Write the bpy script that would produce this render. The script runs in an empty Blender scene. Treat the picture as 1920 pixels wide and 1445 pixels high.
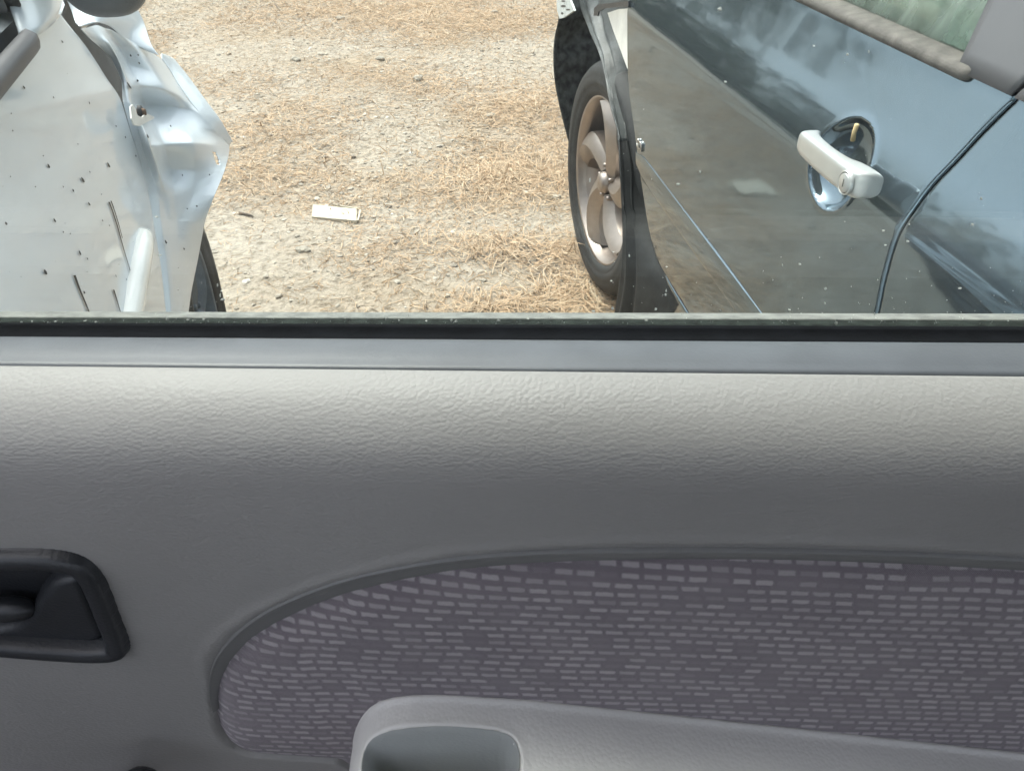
import bpy, math, random
import numpy as np
from mathutils import Vector, Matrix, noise

random.seed(7)
rng = np.random.default_rng(7)
scene = bpy.context.scene
COL = scene.collection

# ------------------------------------------------------------------ camera
FPX = 1444.0                     # focal length in photo pixels (1920 wide)
CAM_H = 1.17
PITCH = math.atan(1103 / FPX)
cd = bpy.data.cameras.new('camera')
cd.sensor_width = 36.0
cd.lens = 36.0 * FPX / 1920
cd.clip_start = 0.02
cd.clip_end = 2000
cam = bpy.data.objects.new('camera', cd)
cam.location = (0, 0, CAM_H)
cam.rotation_euler = (math.pi / 2 - PITCH, 0, 0)
COL.objects.link(cam)
scene.camera = cam

# ------------------------------------------------------------------ sky, sun, exposure
SUN_EL, SUN_AZ = math.radians(64), math.radians(-42)    # azimuth from +Y (straight out of the window)
world = bpy.data.worlds.new('World')
scene.world = world
world.use_nodes = True
wn = world.node_tree
wn.nodes.clear()
sky = wn.nodes.new('ShaderNodeTexSky')
sky.sky_type = 'NISHITA'
sky.sun_disc = False
sky.sun_elevation = SUN_EL
sky.sun_rotation = SUN_AZ
sky.air_density = 1.0
sky.dust_density = 6.0
sky.ozone_density = 1.0
bg = wn.nodes.new('ShaderNodeBackground')
bg.inputs['Strength'].default_value = 0.15
wo = wn.nodes.new('ShaderNodeOutputWorld')
hsv = wn.nodes.new('ShaderNodeHueSaturation'); hsv.inputs['Saturation'].default_value = 0.42   # thin high cloud
wn.links.new(sky.outputs[0], hsv.inputs['Color'])
wn.links.new(hsv.outputs[0], bg.inputs[0])
wn.links.new(bg.outputs[0], wo.inputs[0])
sd = bpy.data.lights.new('sun', 'SUN')
sd.energy = 0.75
sd.angle = math.radians(20)
sd.color = (1.0, 0.95, 0.86)
sun = bpy.data.objects.new('sun', sd)
sdir = Vector((math.sin(SUN_AZ) * math.cos(SUN_EL), math.cos(SUN_AZ) * math.cos(SUN_EL), math.sin(SUN_EL)))
sun.rotation_euler = sdir.to_track_quat('Z', 'Y').to_euler()
sun.location = (0, 3, 6)
COL.objects.link(sun)
vs = scene.view_settings
vs.view_transform = 'Standard'
vs.look = 'None'
vs.exposure = 1.7
vs.gamma = 1.0
vs.use_curve_mapping = False
scene.cycles.use_denoising = True
scene.cycles.max_bounces = 7
scene.cycles.diffuse_bounces = 4
scene.cycles.glossy_bounces = 3
scene.cycles.use_adaptive_sampling = True
scene.cycles.adaptive_threshold = 0.03
scene.cycles.transparent_max_bounces = 12

# ------------------------------------------------------------------ pixel rays (photo pixels 1920 x 1445)
CP, SP = math.cos(PITCH), math.sin(PITCH)
RV = np.array([1.0, 0, 0]); FV = np.array([0, CP, -SP]); UV = np.array([0, SP, CP])
CAM = np.array([0, 0, CAM_H])
def ray(px, py):
    return FV + RV * (px - 960) / FPX + UV * (722 - py) / FPX
def at_z(px, py, z):
    r = ray(px, py); return CAM + r * ((z - CAM_H) / r[2])
def at_y(px, py, y):
    r = ray(px, py); return CAM + r * (y / r[1])
def tan_row(row):
    """tangent of the angle below the horizon of an image row (centre column)"""
    return math.tan(PITCH + math.atan((row - 722) / FPX))

class Axis:
    """a parked car's frame: s runs towards its front, L sideways, z up"""
    def __init__(self, deg):
        a = math.radians(deg)
        self.d = np.array([math.sin(a), math.cos(a), 0.0])
        self.n = np.array([math.cos(a), -math.sin(a), 0.0])
    def P(self, s, L, z):
        return self.d * s + self.n * L + np.array([0, 0, z])
    def at_L(self, px, py, L):
        r = ray(px, py); return CAM + r * (L / (r @ self.n))
    def on(self, px, py, prof):
        """pixel -> (s, z) on the extruded side profile L = prof(z)"""
        L = prof(0.7)
        for _ in range(25):
            p = self.at_L(px, py, L); L = 0.5 * L + 0.5 * prof(p[2])
        p = self.at_L(px, py, L)
        return float(p @ self.d), float(p[2])

def interp(pts):
    pts = sorted(pts); xs = np.array([p[0] for p in pts]); ys = np.array([p[1] for p in pts])
    return lambda x: np.interp(x, xs, ys)
def smooth_interp(pts):
    """monotone-ish smooth interpolation (Catmull-Rom through the points)"""
    pts = sorted(pts); xs = np.array([p[0] for p in pts], float); ys = np.array([p[1] for p in pts], float)
    m = np.gradient(ys, xs)
    def f(x):
        x = np.clip(x, xs[0], xs[-1]); i = np.clip(np.searchsorted(xs, x) - 1, 0, len(xs) - 2)
        h = xs[i + 1] - xs[i]; t = (x - xs[i]) / h
        return ((2*t**3 - 3*t**2 + 1) * ys[i] + (t**3 - 2*t**2 + t) * h * m[i]
                + (-2*t**3 + 3*t**2) * ys[i + 1] + (t**3 - t**2) * h * m[i + 1])
    return f
def sstep(a, b, x):
    t = np.clip((x - a) / (b - a), 0, 1); return t * t * (3 - 2 * t)

# ------------------------------------------------------------------ object helpers
def empty(name, loc):
    o = bpy.data.objects.new(name, None); o.location = loc; o.empty_display_size = 0.1
    COL.objects.link(o); return o
def tag(o, label=None, cat=None, group=None, kind=None):
    if label: o['label'] = label
    if cat: o['category'] = cat
    if group: o['group'] = group
    if kind: o['kind'] = kind
    return o
def mesh(name, verts, faces, mat, parent=None, smooth=True, solid=0.0, bevel=0.0):
    me = bpy.data.meshes.new(name)
    me.from_pydata([tuple(map(float, v)) for v in verts], [], [tuple(map(int, f)) for f in faces])
    me.validate(); me.update()
    me.materials.append(mat)
    if smooth: me.polygons.foreach_set('use_smooth', [True] * len(me.polygons))
    o = bpy.data.objects.new(name, me); COL.objects.link(o)
    adopt(o, parent)
    if solid:
        m = o.modifiers.new('thickness', 'SOLIDIFY'); m.thickness = solid; m.offset = -1
    if bevel:
        m = o.modifiers.new('edges', 'BEVEL'); m.width = bevel; m.segments = 2; m.limit_method = 'ANGLE'
    return o
def wloc(o):
    v = Vector((0, 0, 0))
    while o is not None:
        v += o.location; o = o.parent
    return v
def adopt(o, parent):
    if parent is not None:
        o.parent = parent
        o.location = -wloc(parent)
def fast_mesh(name, V, Fc, mat, parent=None, smooth=True, attr=None):
    """V (n,3) and Fc (m,k) arrays"""
    me = bpy.data.meshes.new(name)
    V = np.asarray(V, np.float32); Fc = np.asarray(Fc, np.int32); m, k = Fc.shape
    me.vertices.add(len(V)); me.vertices.foreach_set('co', V.ravel())
    me.loops.add(m * k); me.loops.foreach_set('vertex_index', Fc.ravel())
    me.polygons.add(m)
    me.polygons.foreach_set('loop_start', np.arange(0, m * k, k, dtype=np.int32))
    me.polygons.foreach_set('loop_total', np.full(m, k, np.int32))
    me.update(calc_edges=True)
    me.polygons.foreach_set('use_smooth', np.full(m, smooth, bool))
    if attr is not None:
        a = me.attributes.new('tint', 'FLOAT', 'POINT'); a.data.foreach_set('value', np.asarray(attr, np.float32))
    me.materials.append(mat)
    o = bpy.data.objects.new(name, me); COL.objects.link(o); adopt(o, parent)
    return o
def grid_faces(nu, nv, flip=False):
    i = np.arange((nu - 1) * (nv - 1)); a = (i // (nv - 1)) * nv + i % (nv - 1)
    Fc = np.stack([a, a + 1, a + nv + 1, a + nv], 1)
    return Fc[:, ::-1] if flip else Fc
def grid(name, fn, nu, nv, mat, parent=None, flip=False, solid=0.0, keep=None):
    """fn(u, v) arrays in 0..1 -> (n,3); keep(u,v) mask of face centres"""
    u, v = np.meshgrid(np.linspace(0, 1, nu), np.linspace(0, 1, nv), indexing='ij')
    V = fn(u.ravel(), v.ravel()); Fc = grid_faces(nu, nv, flip)
    if keep is not None:
        uc = u.ravel()[Fc].mean(1); vc = v.ravel()[Fc].mean(1); Fc = Fc[keep(uc, vc)]
    o = fast_mesh(name, V, Fc, mat, parent)
    if solid:
        m = o.modifiers.new('thickness', 'SOLIDIFY'); m.thickness = solid; m.offset = -1
    return o
def box(name, lo, hi, mat, parent=None, axis=None, bevel=0.0):
    """box in world axes or in a car frame (s, L, z)"""
    vs_ = []
    for i in (0, 1):
        for j in (0, 1):
            for k in (0, 1):
                c = (lo[0] if not i else hi[0], lo[1] if not j else hi[1], lo[2] if not k else hi[2])
                vs_.append(axis.P(*c) if axis else c)
    fs = [(0, 1, 3, 2), (4, 6, 7, 5), (0, 4, 5, 1), (2, 3, 7, 6), (0, 2, 6, 4), (1, 5, 7, 3)]
    o = mesh(name, vs_, fs, mat, parent, smooth=False, bevel=bevel)
    fix_normals(o); return o
def fix_normals(o):
    import bmesh
    bm = bmesh.new(); bm.from_mesh(o.data); bmesh.ops.recalc_face_normals(bm, faces=bm.faces); bm.to_mesh(o.data); bm.free()
def sweep(name, section, path, mat, parent=None, caps=True, smooth=True):
    """section: (m,2) closed loop in (side, up) ; path: list of (origin, side, up)"""
    V, m = [], len(section)
    for o_, a, b in path:
        for p, q in section: V.append(np.asarray(o_) + np.asarray(a) * p + np.asarray(b) * q)
    Fc = []
    for i in range(len(path) - 1):
        for j in range(m):
            k = (j + 1) % m; Fc.append((i*m + j, i*m + k, (i+1)*m + k, (i+1)*m + j))
    if caps: Fc.append(tuple(range(m))[::-1]); Fc.append(tuple(range((len(path)-1)*m, len(path)*m)))
    o = mesh(name, V, Fc, mat, parent, smooth)
    fix_normals(o)
    return o
def tube(name, pts, radii, mat, parent=None, seg=10):
    pts = [np.asarray(p, float) for p in pts]; path = []
    for i, p in enumerate(pts):
        t = pts[min(i+1, len(pts)-1)] - pts[max(i-1, 0)]; t /= np.linalg.norm(t)
        up = np.array([0, 0, 1.0]) if abs(t[2]) < .9 else np.array([1.0, 0, 0])
        a = np.cross(t, up); a /= np.linalg.norm(a); b = np.cross(a, t)
        r = radii[i] if hasattr(radii, '__len__') else radii
        path.append((p, a * r, b * r))
    sec = [(math.cos(2*math.pi*k/seg), math.sin(2*math.pi*k/seg)) for k in range(seg)]
    return sweep(name, sec, path, mat, parent)
def lathe(name, prof, centre, axis, mat, parent=None, seg=64):
    """prof: (radius, along) pairs turned about axis"""
    ax = np.asarray(axis, float); ax /= np.linalg.norm(ax)
    e1 = np.cross(ax, [0, 0, 1.0]); e1 /= np.linalg.norm(e1); e2 = np.cross(ax, e1)
    V, Fc, m = [], [], len(prof)
    for k in range(seg):
        t = 2*math.pi*k/seg; rad = e1*math.cos(t) + e2*math.sin(t)
        for r, a in prof: V.append(centre + rad*r + ax*a)
    for k in range(seg):
        for j in range(m - 1):
            a = k*m + j; b = ((k+1) % seg)*m + j; Fc.append((a, a+1, b+1, b))
    o = mesh(name, V, Fc, mat, parent); fix_normals(o); return o
def blob(name, centre, ex, ey, ez, mat, parent=None, p=2.5, nu=32, nv=20):
    """super-ellipsoid with half axes given as vectors"""
    V = []
    def sg(c): return math.copysign(abs(c) ** (2/p), c)
    for i in range(nv + 1):
        ph = -math.pi/2 + math.pi*i/nv
        for j in range(nu):
            th = 2*math.pi*j/nu
            V.append(np.asarray(centre) + np.asarray(ex)*sg(math.cos(ph))*sg(math.cos(th)) + np.asarray(ey)*sg(math.cos(ph))*sg(math.sin(th)) + np.asarray(ez)*sg(math.sin(ph)))
    Fc = [(i*nu + j, i*nu + (j+1) % nu, (i+1)*nu + (j+1) % nu, (i+1)*nu + j) for i in range(nv) for j in range(nu)]
    o = mesh(name, V, Fc, mat, parent); fix_normals(o); return o
def poly_sdf(X, Z, poly):
    """signed distance (negative inside) of points to a closed polygon"""
    P = np.asarray(poly, float); d = np.full(X.shape, 1e9); ins = np.zeros(X.shape, bool)
    for i in range(len(P)):
        a, b = P[i], P[(i + 1) % len(P)]; e = b - a
        wx, wz = X - a[0], Z - a[1]; t = np.clip((wx*e[0] + wz*e[1]) / (e @ e), 0, 1)
        d = np.minimum(d, np.hypot(wx - t*e[0], wz - t*e[1]))
        c = ((a[1] > Z) != (b[1] > Z))
        with np.errstate(divide='ignore', invalid='ignore'):
            xi = (b[0] - a[0]) * (Z - a[1]) / (b[1] - a[1]) + a[0]
        ins ^= c & (X < xi)
    return np.where(ins, -d, d)
def round_poly(pts, n=3):
    P = [np.asarray(p, float) for p in pts]
    for _ in range(n):
        Q = []
        for i in range(len(P)):
            a, b = P[i], P[(i+1) % len(P)]; Q += [a*.75 + b*.25, a*.25 + b*.75]
        P = Q
    return np.array(P)
_perm = rng.random((64, 64))
def vnoise(x, y):
    xi = np.floor(x).astype(int); yi = np.floor(y).astype(int); fx = x - xi; fy = y - yi
    fx = fx*fx*(3-2*fx); fy = fy*fy*(3-2*fy)
    g = lambda a, b: _perm[a % 64, b % 64]
    return (g(xi, yi)*(1-fx) + g(xi+1, yi)*fx)*(1-fy) + (g(xi, yi+1)*(1-fx) + g(xi+1, yi+1)*fx)*fy

# ------------------------------------------------------------------ materials
def new_mat(name):
    m = bpy.data.materials.new(name); m.use_nodes = True
    nt = m.node_tree; b = nt.nodes['Principled BSDF']; return m, nt, b
def N(nt, t, **kw):
    n = nt.nodes.new(t)
    for k, v in kw.items():
        if k in n.inputs: n.inputs[k].default_value = v
        else: setattr(n, k, v)
    return n
def ramp(nt, src, stops):
    r = nt.nodes.new('ShaderNodeValToRGB'); els = r.color_ramp.elements
    while len(els) < len(stops): els.new(0.5)
    for e, (p, c) in zip(els, stops):
        e.position = p; e.color = (*c, 1) if len(c) == 3 else c
    nt.links.new(src, r.inputs[0]); return r.outputs[0]
def coords(nt, scale=(1, 1, 1), rot=(0, 0, 0)):
    tc = nt.nodes.new('ShaderNodeTexCoord'); mp = nt.nodes.new('ShaderNodeMapping')
    mp.inputs['Scale'].default_value = scale; mp.inputs['Rotation'].default_value = rot
    nt.links.new(tc.outputs['Object'], mp.inputs[0]); return mp.outputs[0]
def mixc(nt, fac, a, b):
    m = nt.nodes.new('ShaderNodeMix'); m.data_type = 'RGBA'
    for sock, v in ((m.inputs[0], fac), (m.inputs[6], a), (m.inputs[7], b)):
        if isinstance(v, bpy.types.NodeSocket): nt.links.new(v, sock)
        else: sock.default_value = v if not isinstance(v, tuple) else (*v, 1)[:4]
    return m.outputs[2]
def add_bump(nt, b, height, strength, dist):
    n = N(nt, 'ShaderNodeBump'); n.inputs['Strength'].default_value = strength; n.inputs['Distance'].default_value = dist
    nt.links.new(height, n.inputs['Height']); nt.links.new(n.outputs[0], b.inputs['Normal']); return n
def simple(name, col, rough=.5, metal=0.0, coat=0.0, var=.15, scale=8.0, bump=0.0, bscale=200.0, spec=.5):
    m, nt, b = new_mat(name)
    c = coords(nt)
    nz = N(nt, 'ShaderNodeTexNoise', Scale=scale, Detail=5.0); nt.links.new(c, nz.inputs[0])
    lo = tuple(x*(1-var) for x in col); hi = tuple(min(1, x*(1+var)) for x in col)
    nt.links.new(ramp(nt, nz.outputs[0], [(.3, lo), (.7, hi)]), b.inputs['Base Color'])
    b.inputs['Roughness'].default_value = rough; b.inputs['Metallic'].default_value = metal
    b.inputs['Coat Weight'].default_value = coat; b.inputs['Coat Roughness'].default_value = .04
    b.inputs['Specular IOR Level'].default_value = spec
    if bump:
        n2 = N(nt, 'ShaderNodeTexNoise', Scale=bscale, Detail=4.0); nt.links.new(c, n2.inputs[0])
        add_bump(nt, b, n2.outputs[0], bump, .002)
    return m
def paint(name, col, metal, rough, dust, dust_amt, coat=1.0):
    """clear-coated car paint under a thin film of dust with run-down streaks"""
    m, nt, b = new_mat(name)
    c = coords(nt); cs = coords(nt, scale=(60, 60, 2.2))
    n1 = N(nt, 'ShaderNodeTexNoise', Scale=1.0, Detail=6.0, Roughness=.6); nt.links.new(cs, n1.inputs[0])
    n2 = N(nt, 'ShaderNodeTexNoise', Scale=5.0, Detail=6.0); nt.links.new(c, n2.inputs[0])
    n3 = N(nt, 'ShaderNodeTexNoise', Scale=160.0, Detail=3.0); nt.links.new(c, n3.inputs[0])
    f1 = ramp(nt, n1.outputs[0], [(.35, (0, 0, 0)), (.8, (1, 1, 1))])
    f2 = ramp(nt, n2.outputs[0], [(.3, (.25, .25, .25)), (.75, (1, 1, 1))])
    mul = N(nt, 'ShaderNodeMath', operation='MULTIPLY'); nt.links.new(f1, mul.inputs[0]); nt.links.new(f2, mul.inputs[1])
    f3 = ramp(nt, n3.outputs[0], [(.62, (0, 0, 0)), (.75, (.6, .6, .6))])
    add = N(nt, 'ShaderNodeMath', operation='ADD'); nt.links.new(mul.outputs[0], add.inputs[0]); nt.links.new(f3, add.inputs[1])
    sc = N(nt, 'ShaderNodeMath', operation='MULTIPLY_ADD'); nt.links.new(add.outputs[0], sc.inputs[0])
    sc.inputs[1].default_value = dust_amt; sc.inputs[2].default_value = dust_amt * .5; sc.use_clamp = True
    fac = sc.outputs[0]
    b.inputs['Base Color'].default_value = (*col, 1)
    b.inputs['Metallic'].default_value = metal; b.inputs['Roughness'].default_value = rough
    b.inputs['Coat Weight'].default_value = coat; b.inputs['Coat Roughness'].default_value = .025
    n4 = N(nt, 'ShaderNodeTexNoise', Scale=14.0, Detail=2.0); nt.links.new(c, n4.inputs[0])
    bp = N(nt, 'ShaderNodeBump', Strength=.06, Distance=.004); nt.links.new(n4.outputs[0], bp.inputs['Height'])
    nt.links.new(bp.outputs[0], b.inputs['Normal']); nt.links.new(bp.outputs[0], b.inputs['Coat Normal'])
    df = N(nt, 'ShaderNodeBsdfDiffuse', Color=(*dust, 1), Roughness=1.0)
    mx = nt.nodes.new('ShaderNodeMixShader'); out = nt.nodes['Material Output']
    nt.links.new(fac, mx.inputs[0]); nt.links.new(b.outputs[0], mx.inputs[1]); nt.links.new(df.outputs[0], mx.inputs[2])
    nt.links.new(mx.outputs[0], out.inputs[0])
    return m
def glass(name, tint, dust=0.0, dustcol=(.5, .5, .45), refl=1.0):
    m = bpy.data.materials.new(name); m.use_nodes = True; nt = m.node_tree; nt.nodes.clear()
    out = nt.nodes.new('ShaderNodeOutputMaterial')
    tr = N(nt, 'ShaderNodeBsdfTransparent', Color=(*tint, 1)); gl = N(nt, 'ShaderNodeBsdfGlossy', Roughness=0.0)
    fr = N(nt, 'ShaderNodeFresnel'); geo = nt.nodes.new('ShaderNodeNewGeometry')
    ior = N(nt, 'ShaderNodeMapRange'); nt.links.new(geo.outputs['Backfacing'], ior.inputs[0]); ior.inputs[3].default_value = 1.45; ior.inputs[4].default_value = 1/1.45
    nt.links.new(ior.outputs[0], fr.inputs['IOR'])
    k = N(nt, 'ShaderNodeMath', operation='MULTIPLY'); k.inputs[1].default_value = refl; nt.links.new(fr.outputs[0], k.inputs[0])
    mx = nt.nodes.new('ShaderNodeMixShader'); nt.links.new(k.outputs[0], mx.inputs[0])
    nt.links.new(tr.outputs[0], mx.inputs[1]); nt.links.new(gl.outputs[0], mx.inputs[2])
    c = coords(nt, scale=(40, 40, 6)); n1 = N(nt, 'ShaderNodeTexNoise', Scale=1.0, Detail=3.0); nt.links.new(c, n1.inputs[0])
    f = ramp(nt, n1.outputs[0], [(.35, (0, 0, 0)), (.8, (1, 1, 1))])
    s = N(nt, 'ShaderNodeMath', operation='MULTIPLY_ADD'); nt.links.new(f, s.inputs[0]); s.inputs[1].default_value = dust; s.inputs[2].default_value = dust*.4
    df = N(nt, 'ShaderNodeBsdfDiffuse', Color=(*dustcol, 1))
    m2 = nt.nodes.new('ShaderNodeMixShader'); nt.links.new(s.outputs[0], m2.inputs[0])
    nt.links.new(mx.outputs[0], m2.inputs[1]); nt.links.new(df.outputs[0], m2.inputs[2]); nt.links.new(m2.outputs[0], out.inputs[0])
    return m
def leather(name, col, strength=.5, rough=.5, scale=1.0, use_uv=True):
    """moulded plastic with a leather grain: flattened wrinkled cells"""
    m, nt, b = new_mat(name)
    tc = nt.nodes.new('ShaderNodeTexCoord'); mp = nt.nodes.new('ShaderNodeMapping')
    mp.inputs['Scale'].default_value = (190*scale, 190*scale, 330*scale)
    nt.links.new(tc.outputs['Object'], mp.inputs[0])
    w = N(nt, 'ShaderNodeTexNoise', Scale=.35, Detail=3.0); nt.links.new(mp.outputs[0], w.inputs[0])
    ad = N(nt, 'ShaderNodeVectorMath', operation='MULTIPLY_ADD'); nt.links.new(w.outputs[1], ad.inputs[0])
    ad.inputs[1].default_value = (.9, .9, .9); nt.links.new(mp.outputs[0], ad.inputs[2])
    v = N(nt, 'ShaderNodeTexVoronoi', Scale=1.0, feature='F1')
    nt.links.new(ad.outputs[0], v.inputs[0])
    n2 = N(nt, 'ShaderNodeTexNoise', Scale=.22, Detail=2.0); nt.links.new(mp.outputs[0], n2.inputs[0])
    sub = N(nt, 'ShaderNodeMath', operation='MULTIPLY_ADD'); nt.links.new(v.outputs[0], sub.inputs[0]); sub.inputs[1].default_value = -1.0
    nt.links.new(n2.outputs[0], sub.inputs[2])
    add_bump(nt, b, sub.outputs[0], strength, .0012)
    c = coords(nt); n3 = N(nt, 'ShaderNodeTexNoise', Scale=4.0, Detail=6.0); nt.links.new(c, n3.inputs[0])
    n4 = N(nt, 'ShaderNodeTexNoise', Scale=55.0, Detail=2.0); nt.links.new(c, n4.inputs[0])
    base = ramp(nt, n3.outputs[0], [(.3, tuple(x*.9 for x in col)), (.7, tuple(x*1.06 for x in col))])
    sp = ramp(nt, n4.outputs[0], [(.76, (1, 1, 1)), (.82, (.5, .48, .46))])
    mm = N(nt, 'ShaderNodeMix', data_type='RGBA', blend_type='MULTIPLY'); mm.inputs[0].default_value = .5
    nt.links.new(base, mm.inputs[6]); nt.links.new(sp, mm.inputs[7]); nt.links.new(mm.outputs[2], b.inputs['Base Color'])
    rr = N(nt, 'ShaderNodeMapRange'); nt.links.new(n3.outputs[0], rr.inputs[0]); rr.inputs[1].default_value = .3; rr.inputs[2].default_value = .7; rr.inputs[3].default_value = rough - .10; rr.inputs[4].default_value = rough + .10
    nt.links.new(rr.outputs[0], b.inputs['Roughness'])
    return m

M = {}
M['blue'] = paint('blue_grey_paint', (.135, .18, .215), .85, .07, (.26, .25, .215), .06, coat=.1)
M['silver'] = paint('silver_paint', (.68, .73, .765), .12, .40, (.58, .62, .65), .04, coat=.75)
M['white'] = simple('white_primer', (.72, .71, .67), .5, var=.12, scale=25)
M['rub'] = simple('white_rub_strip', (.78, .78, .74), .25, coat=.4, var=.06)
M['blackplastic'] = simple('black_plastic', (.022, .024, .028), .42, var=.25, scale=20, bump=.15, bscale=600)
M['mirrorplastic'] = simple('weathered_mirror_plastic', (.10, .105, .115), .4, var=.25, scale=25, bump=.2, bscale=250)
M['greytrim'] = simple('dark_grey_pillar_film', (.10, .10, .108), .5, var=.1, scale=8)
M['rubber'] = simple('dusty_rubber', (.095, .087, .078), .8, var=.35, scale=60, bump=.5, bscale=400)
M['tyre'] = simple('tyre_rubber', (.020, .021, .021), .65, var=.4, scale=30, bump=.3, bscale=350)
M['liner'] = simple('wheel_arch_liner_plastic', (.062, .068, .068), .5, var=.5, scale=28, bump=.5, bscale=120)
M['linerdark'] = simple('felt_wheel_liner', (.05, .053, .050), .85, var=.9, scale=45, bump=.6, bscale=160)
M['alloy'] = simple('silver_alloy', (.34, .29, .255), .38, metal=.75, coat=.25, var=.08, scale=30)
M['darkmetal'] = simple('dark_metal', (.05, .05, .052), .55, metal=.4, var=.3, scale=20)
M['innersteel'] = simple('bare_inner_panel', (.11, .13, .15), .55, metal=.3, var=.25, scale=18)
M['rust'] = simple('rusty_bolt', (.16, .10, .065), .7, metal=.3, var=.5, scale=200)
M['handle'] = simple('silver_grey_handle_paint', (.48, .49, .48), .34, metal=.5, coat=.25, var=.05, scale=30)
M['chrome'] = simple('chrome', (.42, .42, .41), .25, metal=1.0, var=.04)
M['board'] = simple('cream_board', (.44, .395, .31), .7, var=.05, scale=60)
M['straw'] = simple('straw_bit', (.62, .48, .26), .8, var=.2, scale=80)
M['bracket'] = simple('pale_grey_bracket', (.50, .53, .52), .6, var=.15, scale=60)
M['seat'] = simple('car_seat_cloth', (.09, .09, .095), .9, var=.2, scale=12)
M['headliner'] = simple('headliner_cloth', (.20, .195, .19), .95, var=.06, scale=9)
M['carpet'] = simple('carpet', (.05, .05, .05), .95, var=.2, scale=30)
M['carglass'] = glass('green_tinted_glass', (.66, .78, .70), .40, (.46, .52, .46), 1.8)
M['darkglass'] = glass('dark_car_glass', (.45, .50, .50), .12, (.4, .4, .36), 1.6)
M['winglass'] = glass('side_window_glass', (.92, .96, .945), .026, (.50, .52, .48), 1.5)
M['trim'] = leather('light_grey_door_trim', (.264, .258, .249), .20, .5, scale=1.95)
M['trim_lit'] = leather('lit_armrest_plastic', (.64, .632, .61), .2, .5, scale=1.9)  # same plastic as the door trim, lightened for light falling on its top
M['recess_shade'] = simple('recess_shade_grey', (.17, .17, .168), .5, var=.06, scale=20, bump=.1, bscale=500)
M['pocket'] = leather('shaded_pocket_plastic', (.34, .355, .35), .15, .55, scale=1.9)
M['strip'] = simple('satin_grey_belt_strip', (.085, .092, .105), .42, var=.1, scale=30, bump=.06, bscale=500)
M['sweep'] = simple('black_window_sweep', (.0045, .005, .0065), .9, var=.3, scale=60, bump=.2, bscale=500, spec=.08)
M['shadesweep'] = simple('shaded_green_sweep', (.014, .018, .016), .9, var=.6, scale=120, bump=.2, bscale=500, spec=.15)
M['litsweep'] = simple('lit_outer_sweep', (.15, .155, .145), .8, var=.3, scale=90, bump=.3, bscale=400)
M['dust'] = simple('pale_dust_speck', (.62, .63, .60), .9, var=.1)
M['tar'] = simple('tar_spot', (.02, .02, .022), .6, var=.2)
M['stone'] = simple('pale_stone', (.30, .27, .22), .85, var=.3, scale=40, bump=.5, bscale=200)
M['twig'] = simple('dry_twig', (.12, .095, .075), .85, var=.3, scale=60)

def tinted(name, stops, rough=.85, transl=0.0):
    m, nt, b = new_mat(name)
    a = nt.nodes.new('ShaderNodeAttribute'); a.attribute_name = 'tint'
    nt.links.new(ramp(nt, a.outputs['Fac'], stops), b.inputs['Base Color'])
    b.inputs['Roughness'].default_value = rough; b.inputs['Specular IOR Level'].default_value = .25
    return m
M['grass'] = tinted('dry_grass', [(0, (0.126, 0.089, 0.059)), (.25, (0.311, 0.215, 0.133)), (.6, (0.503, 0.363, 0.237)), (1, (0.592, 0.488, 0.355))])
M['pebble'] = tinted('pebbles', [(0, (0.210, 0.188, 0.158)), (.4, (0.315, 0.281, 0.232)), (.75, (0.420, 0.383, 0.323)), (1, (0.555, 0.525, 0.465))])

# dirt
def dirt_mat():
    m, nt, b = new_mat('dry_dirt')
    c = coords(nt)
    n1 = N(nt, 'ShaderNodeTexNoise', Scale=1.6, Detail=5.0, Roughness=.65); nt.links.new(c, n1.inputs[0])
    n2 = N(nt, 'ShaderNodeTexNoise', Scale=38.0, Detail=5.0, Roughness=.7); nt.links.new(c, n2.inputs[0])
    v = N(nt, 'ShaderNodeTexVoronoi', Scale=70.0); nt.links.new(c, v.inputs[0])
    big = ramp(nt, n1.outputs[0], [(.32, (0.324, 0.263, 0.194)), (.48, (0.338, 0.292, 0.234)), (.68, (0.382, 0.346, 0.292))])
    small = ramp(nt, n2.outputs[0], [(.30, (.45, .42, .38)), (.5, (.92, .92, .92)), (.72, (1.15, 1.12, 1.08))])
    mm = N(nt, 'ShaderNodeMix', data_type='RGBA', blend_type='MULTIPLY'); mm.inputs[0].default_value = 1.0
    nt.links.new(big, mm.inputs[6]); nt.links.new(small, mm.inputs[7]); nt.links.new(mm.outputs[2], b.inputs['Base Color'])
    b.inputs['Roughness'].default_value = .95; b.inputs['Specular IOR Level'].default_value = .15
    ad = N(nt, 'ShaderNodeMath', operation='MULTIPLY_ADD'); nt.links.new(v.outputs[0], ad.inputs[0]); ad.inputs[1].default_value = -.35
    nt.links.new(n2.outputs[0], ad.inputs[2])
    add_bump(nt, b, ad.outputs[0], .8, .012)
    return m
M['dirt'] = dirt_mat()

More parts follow.
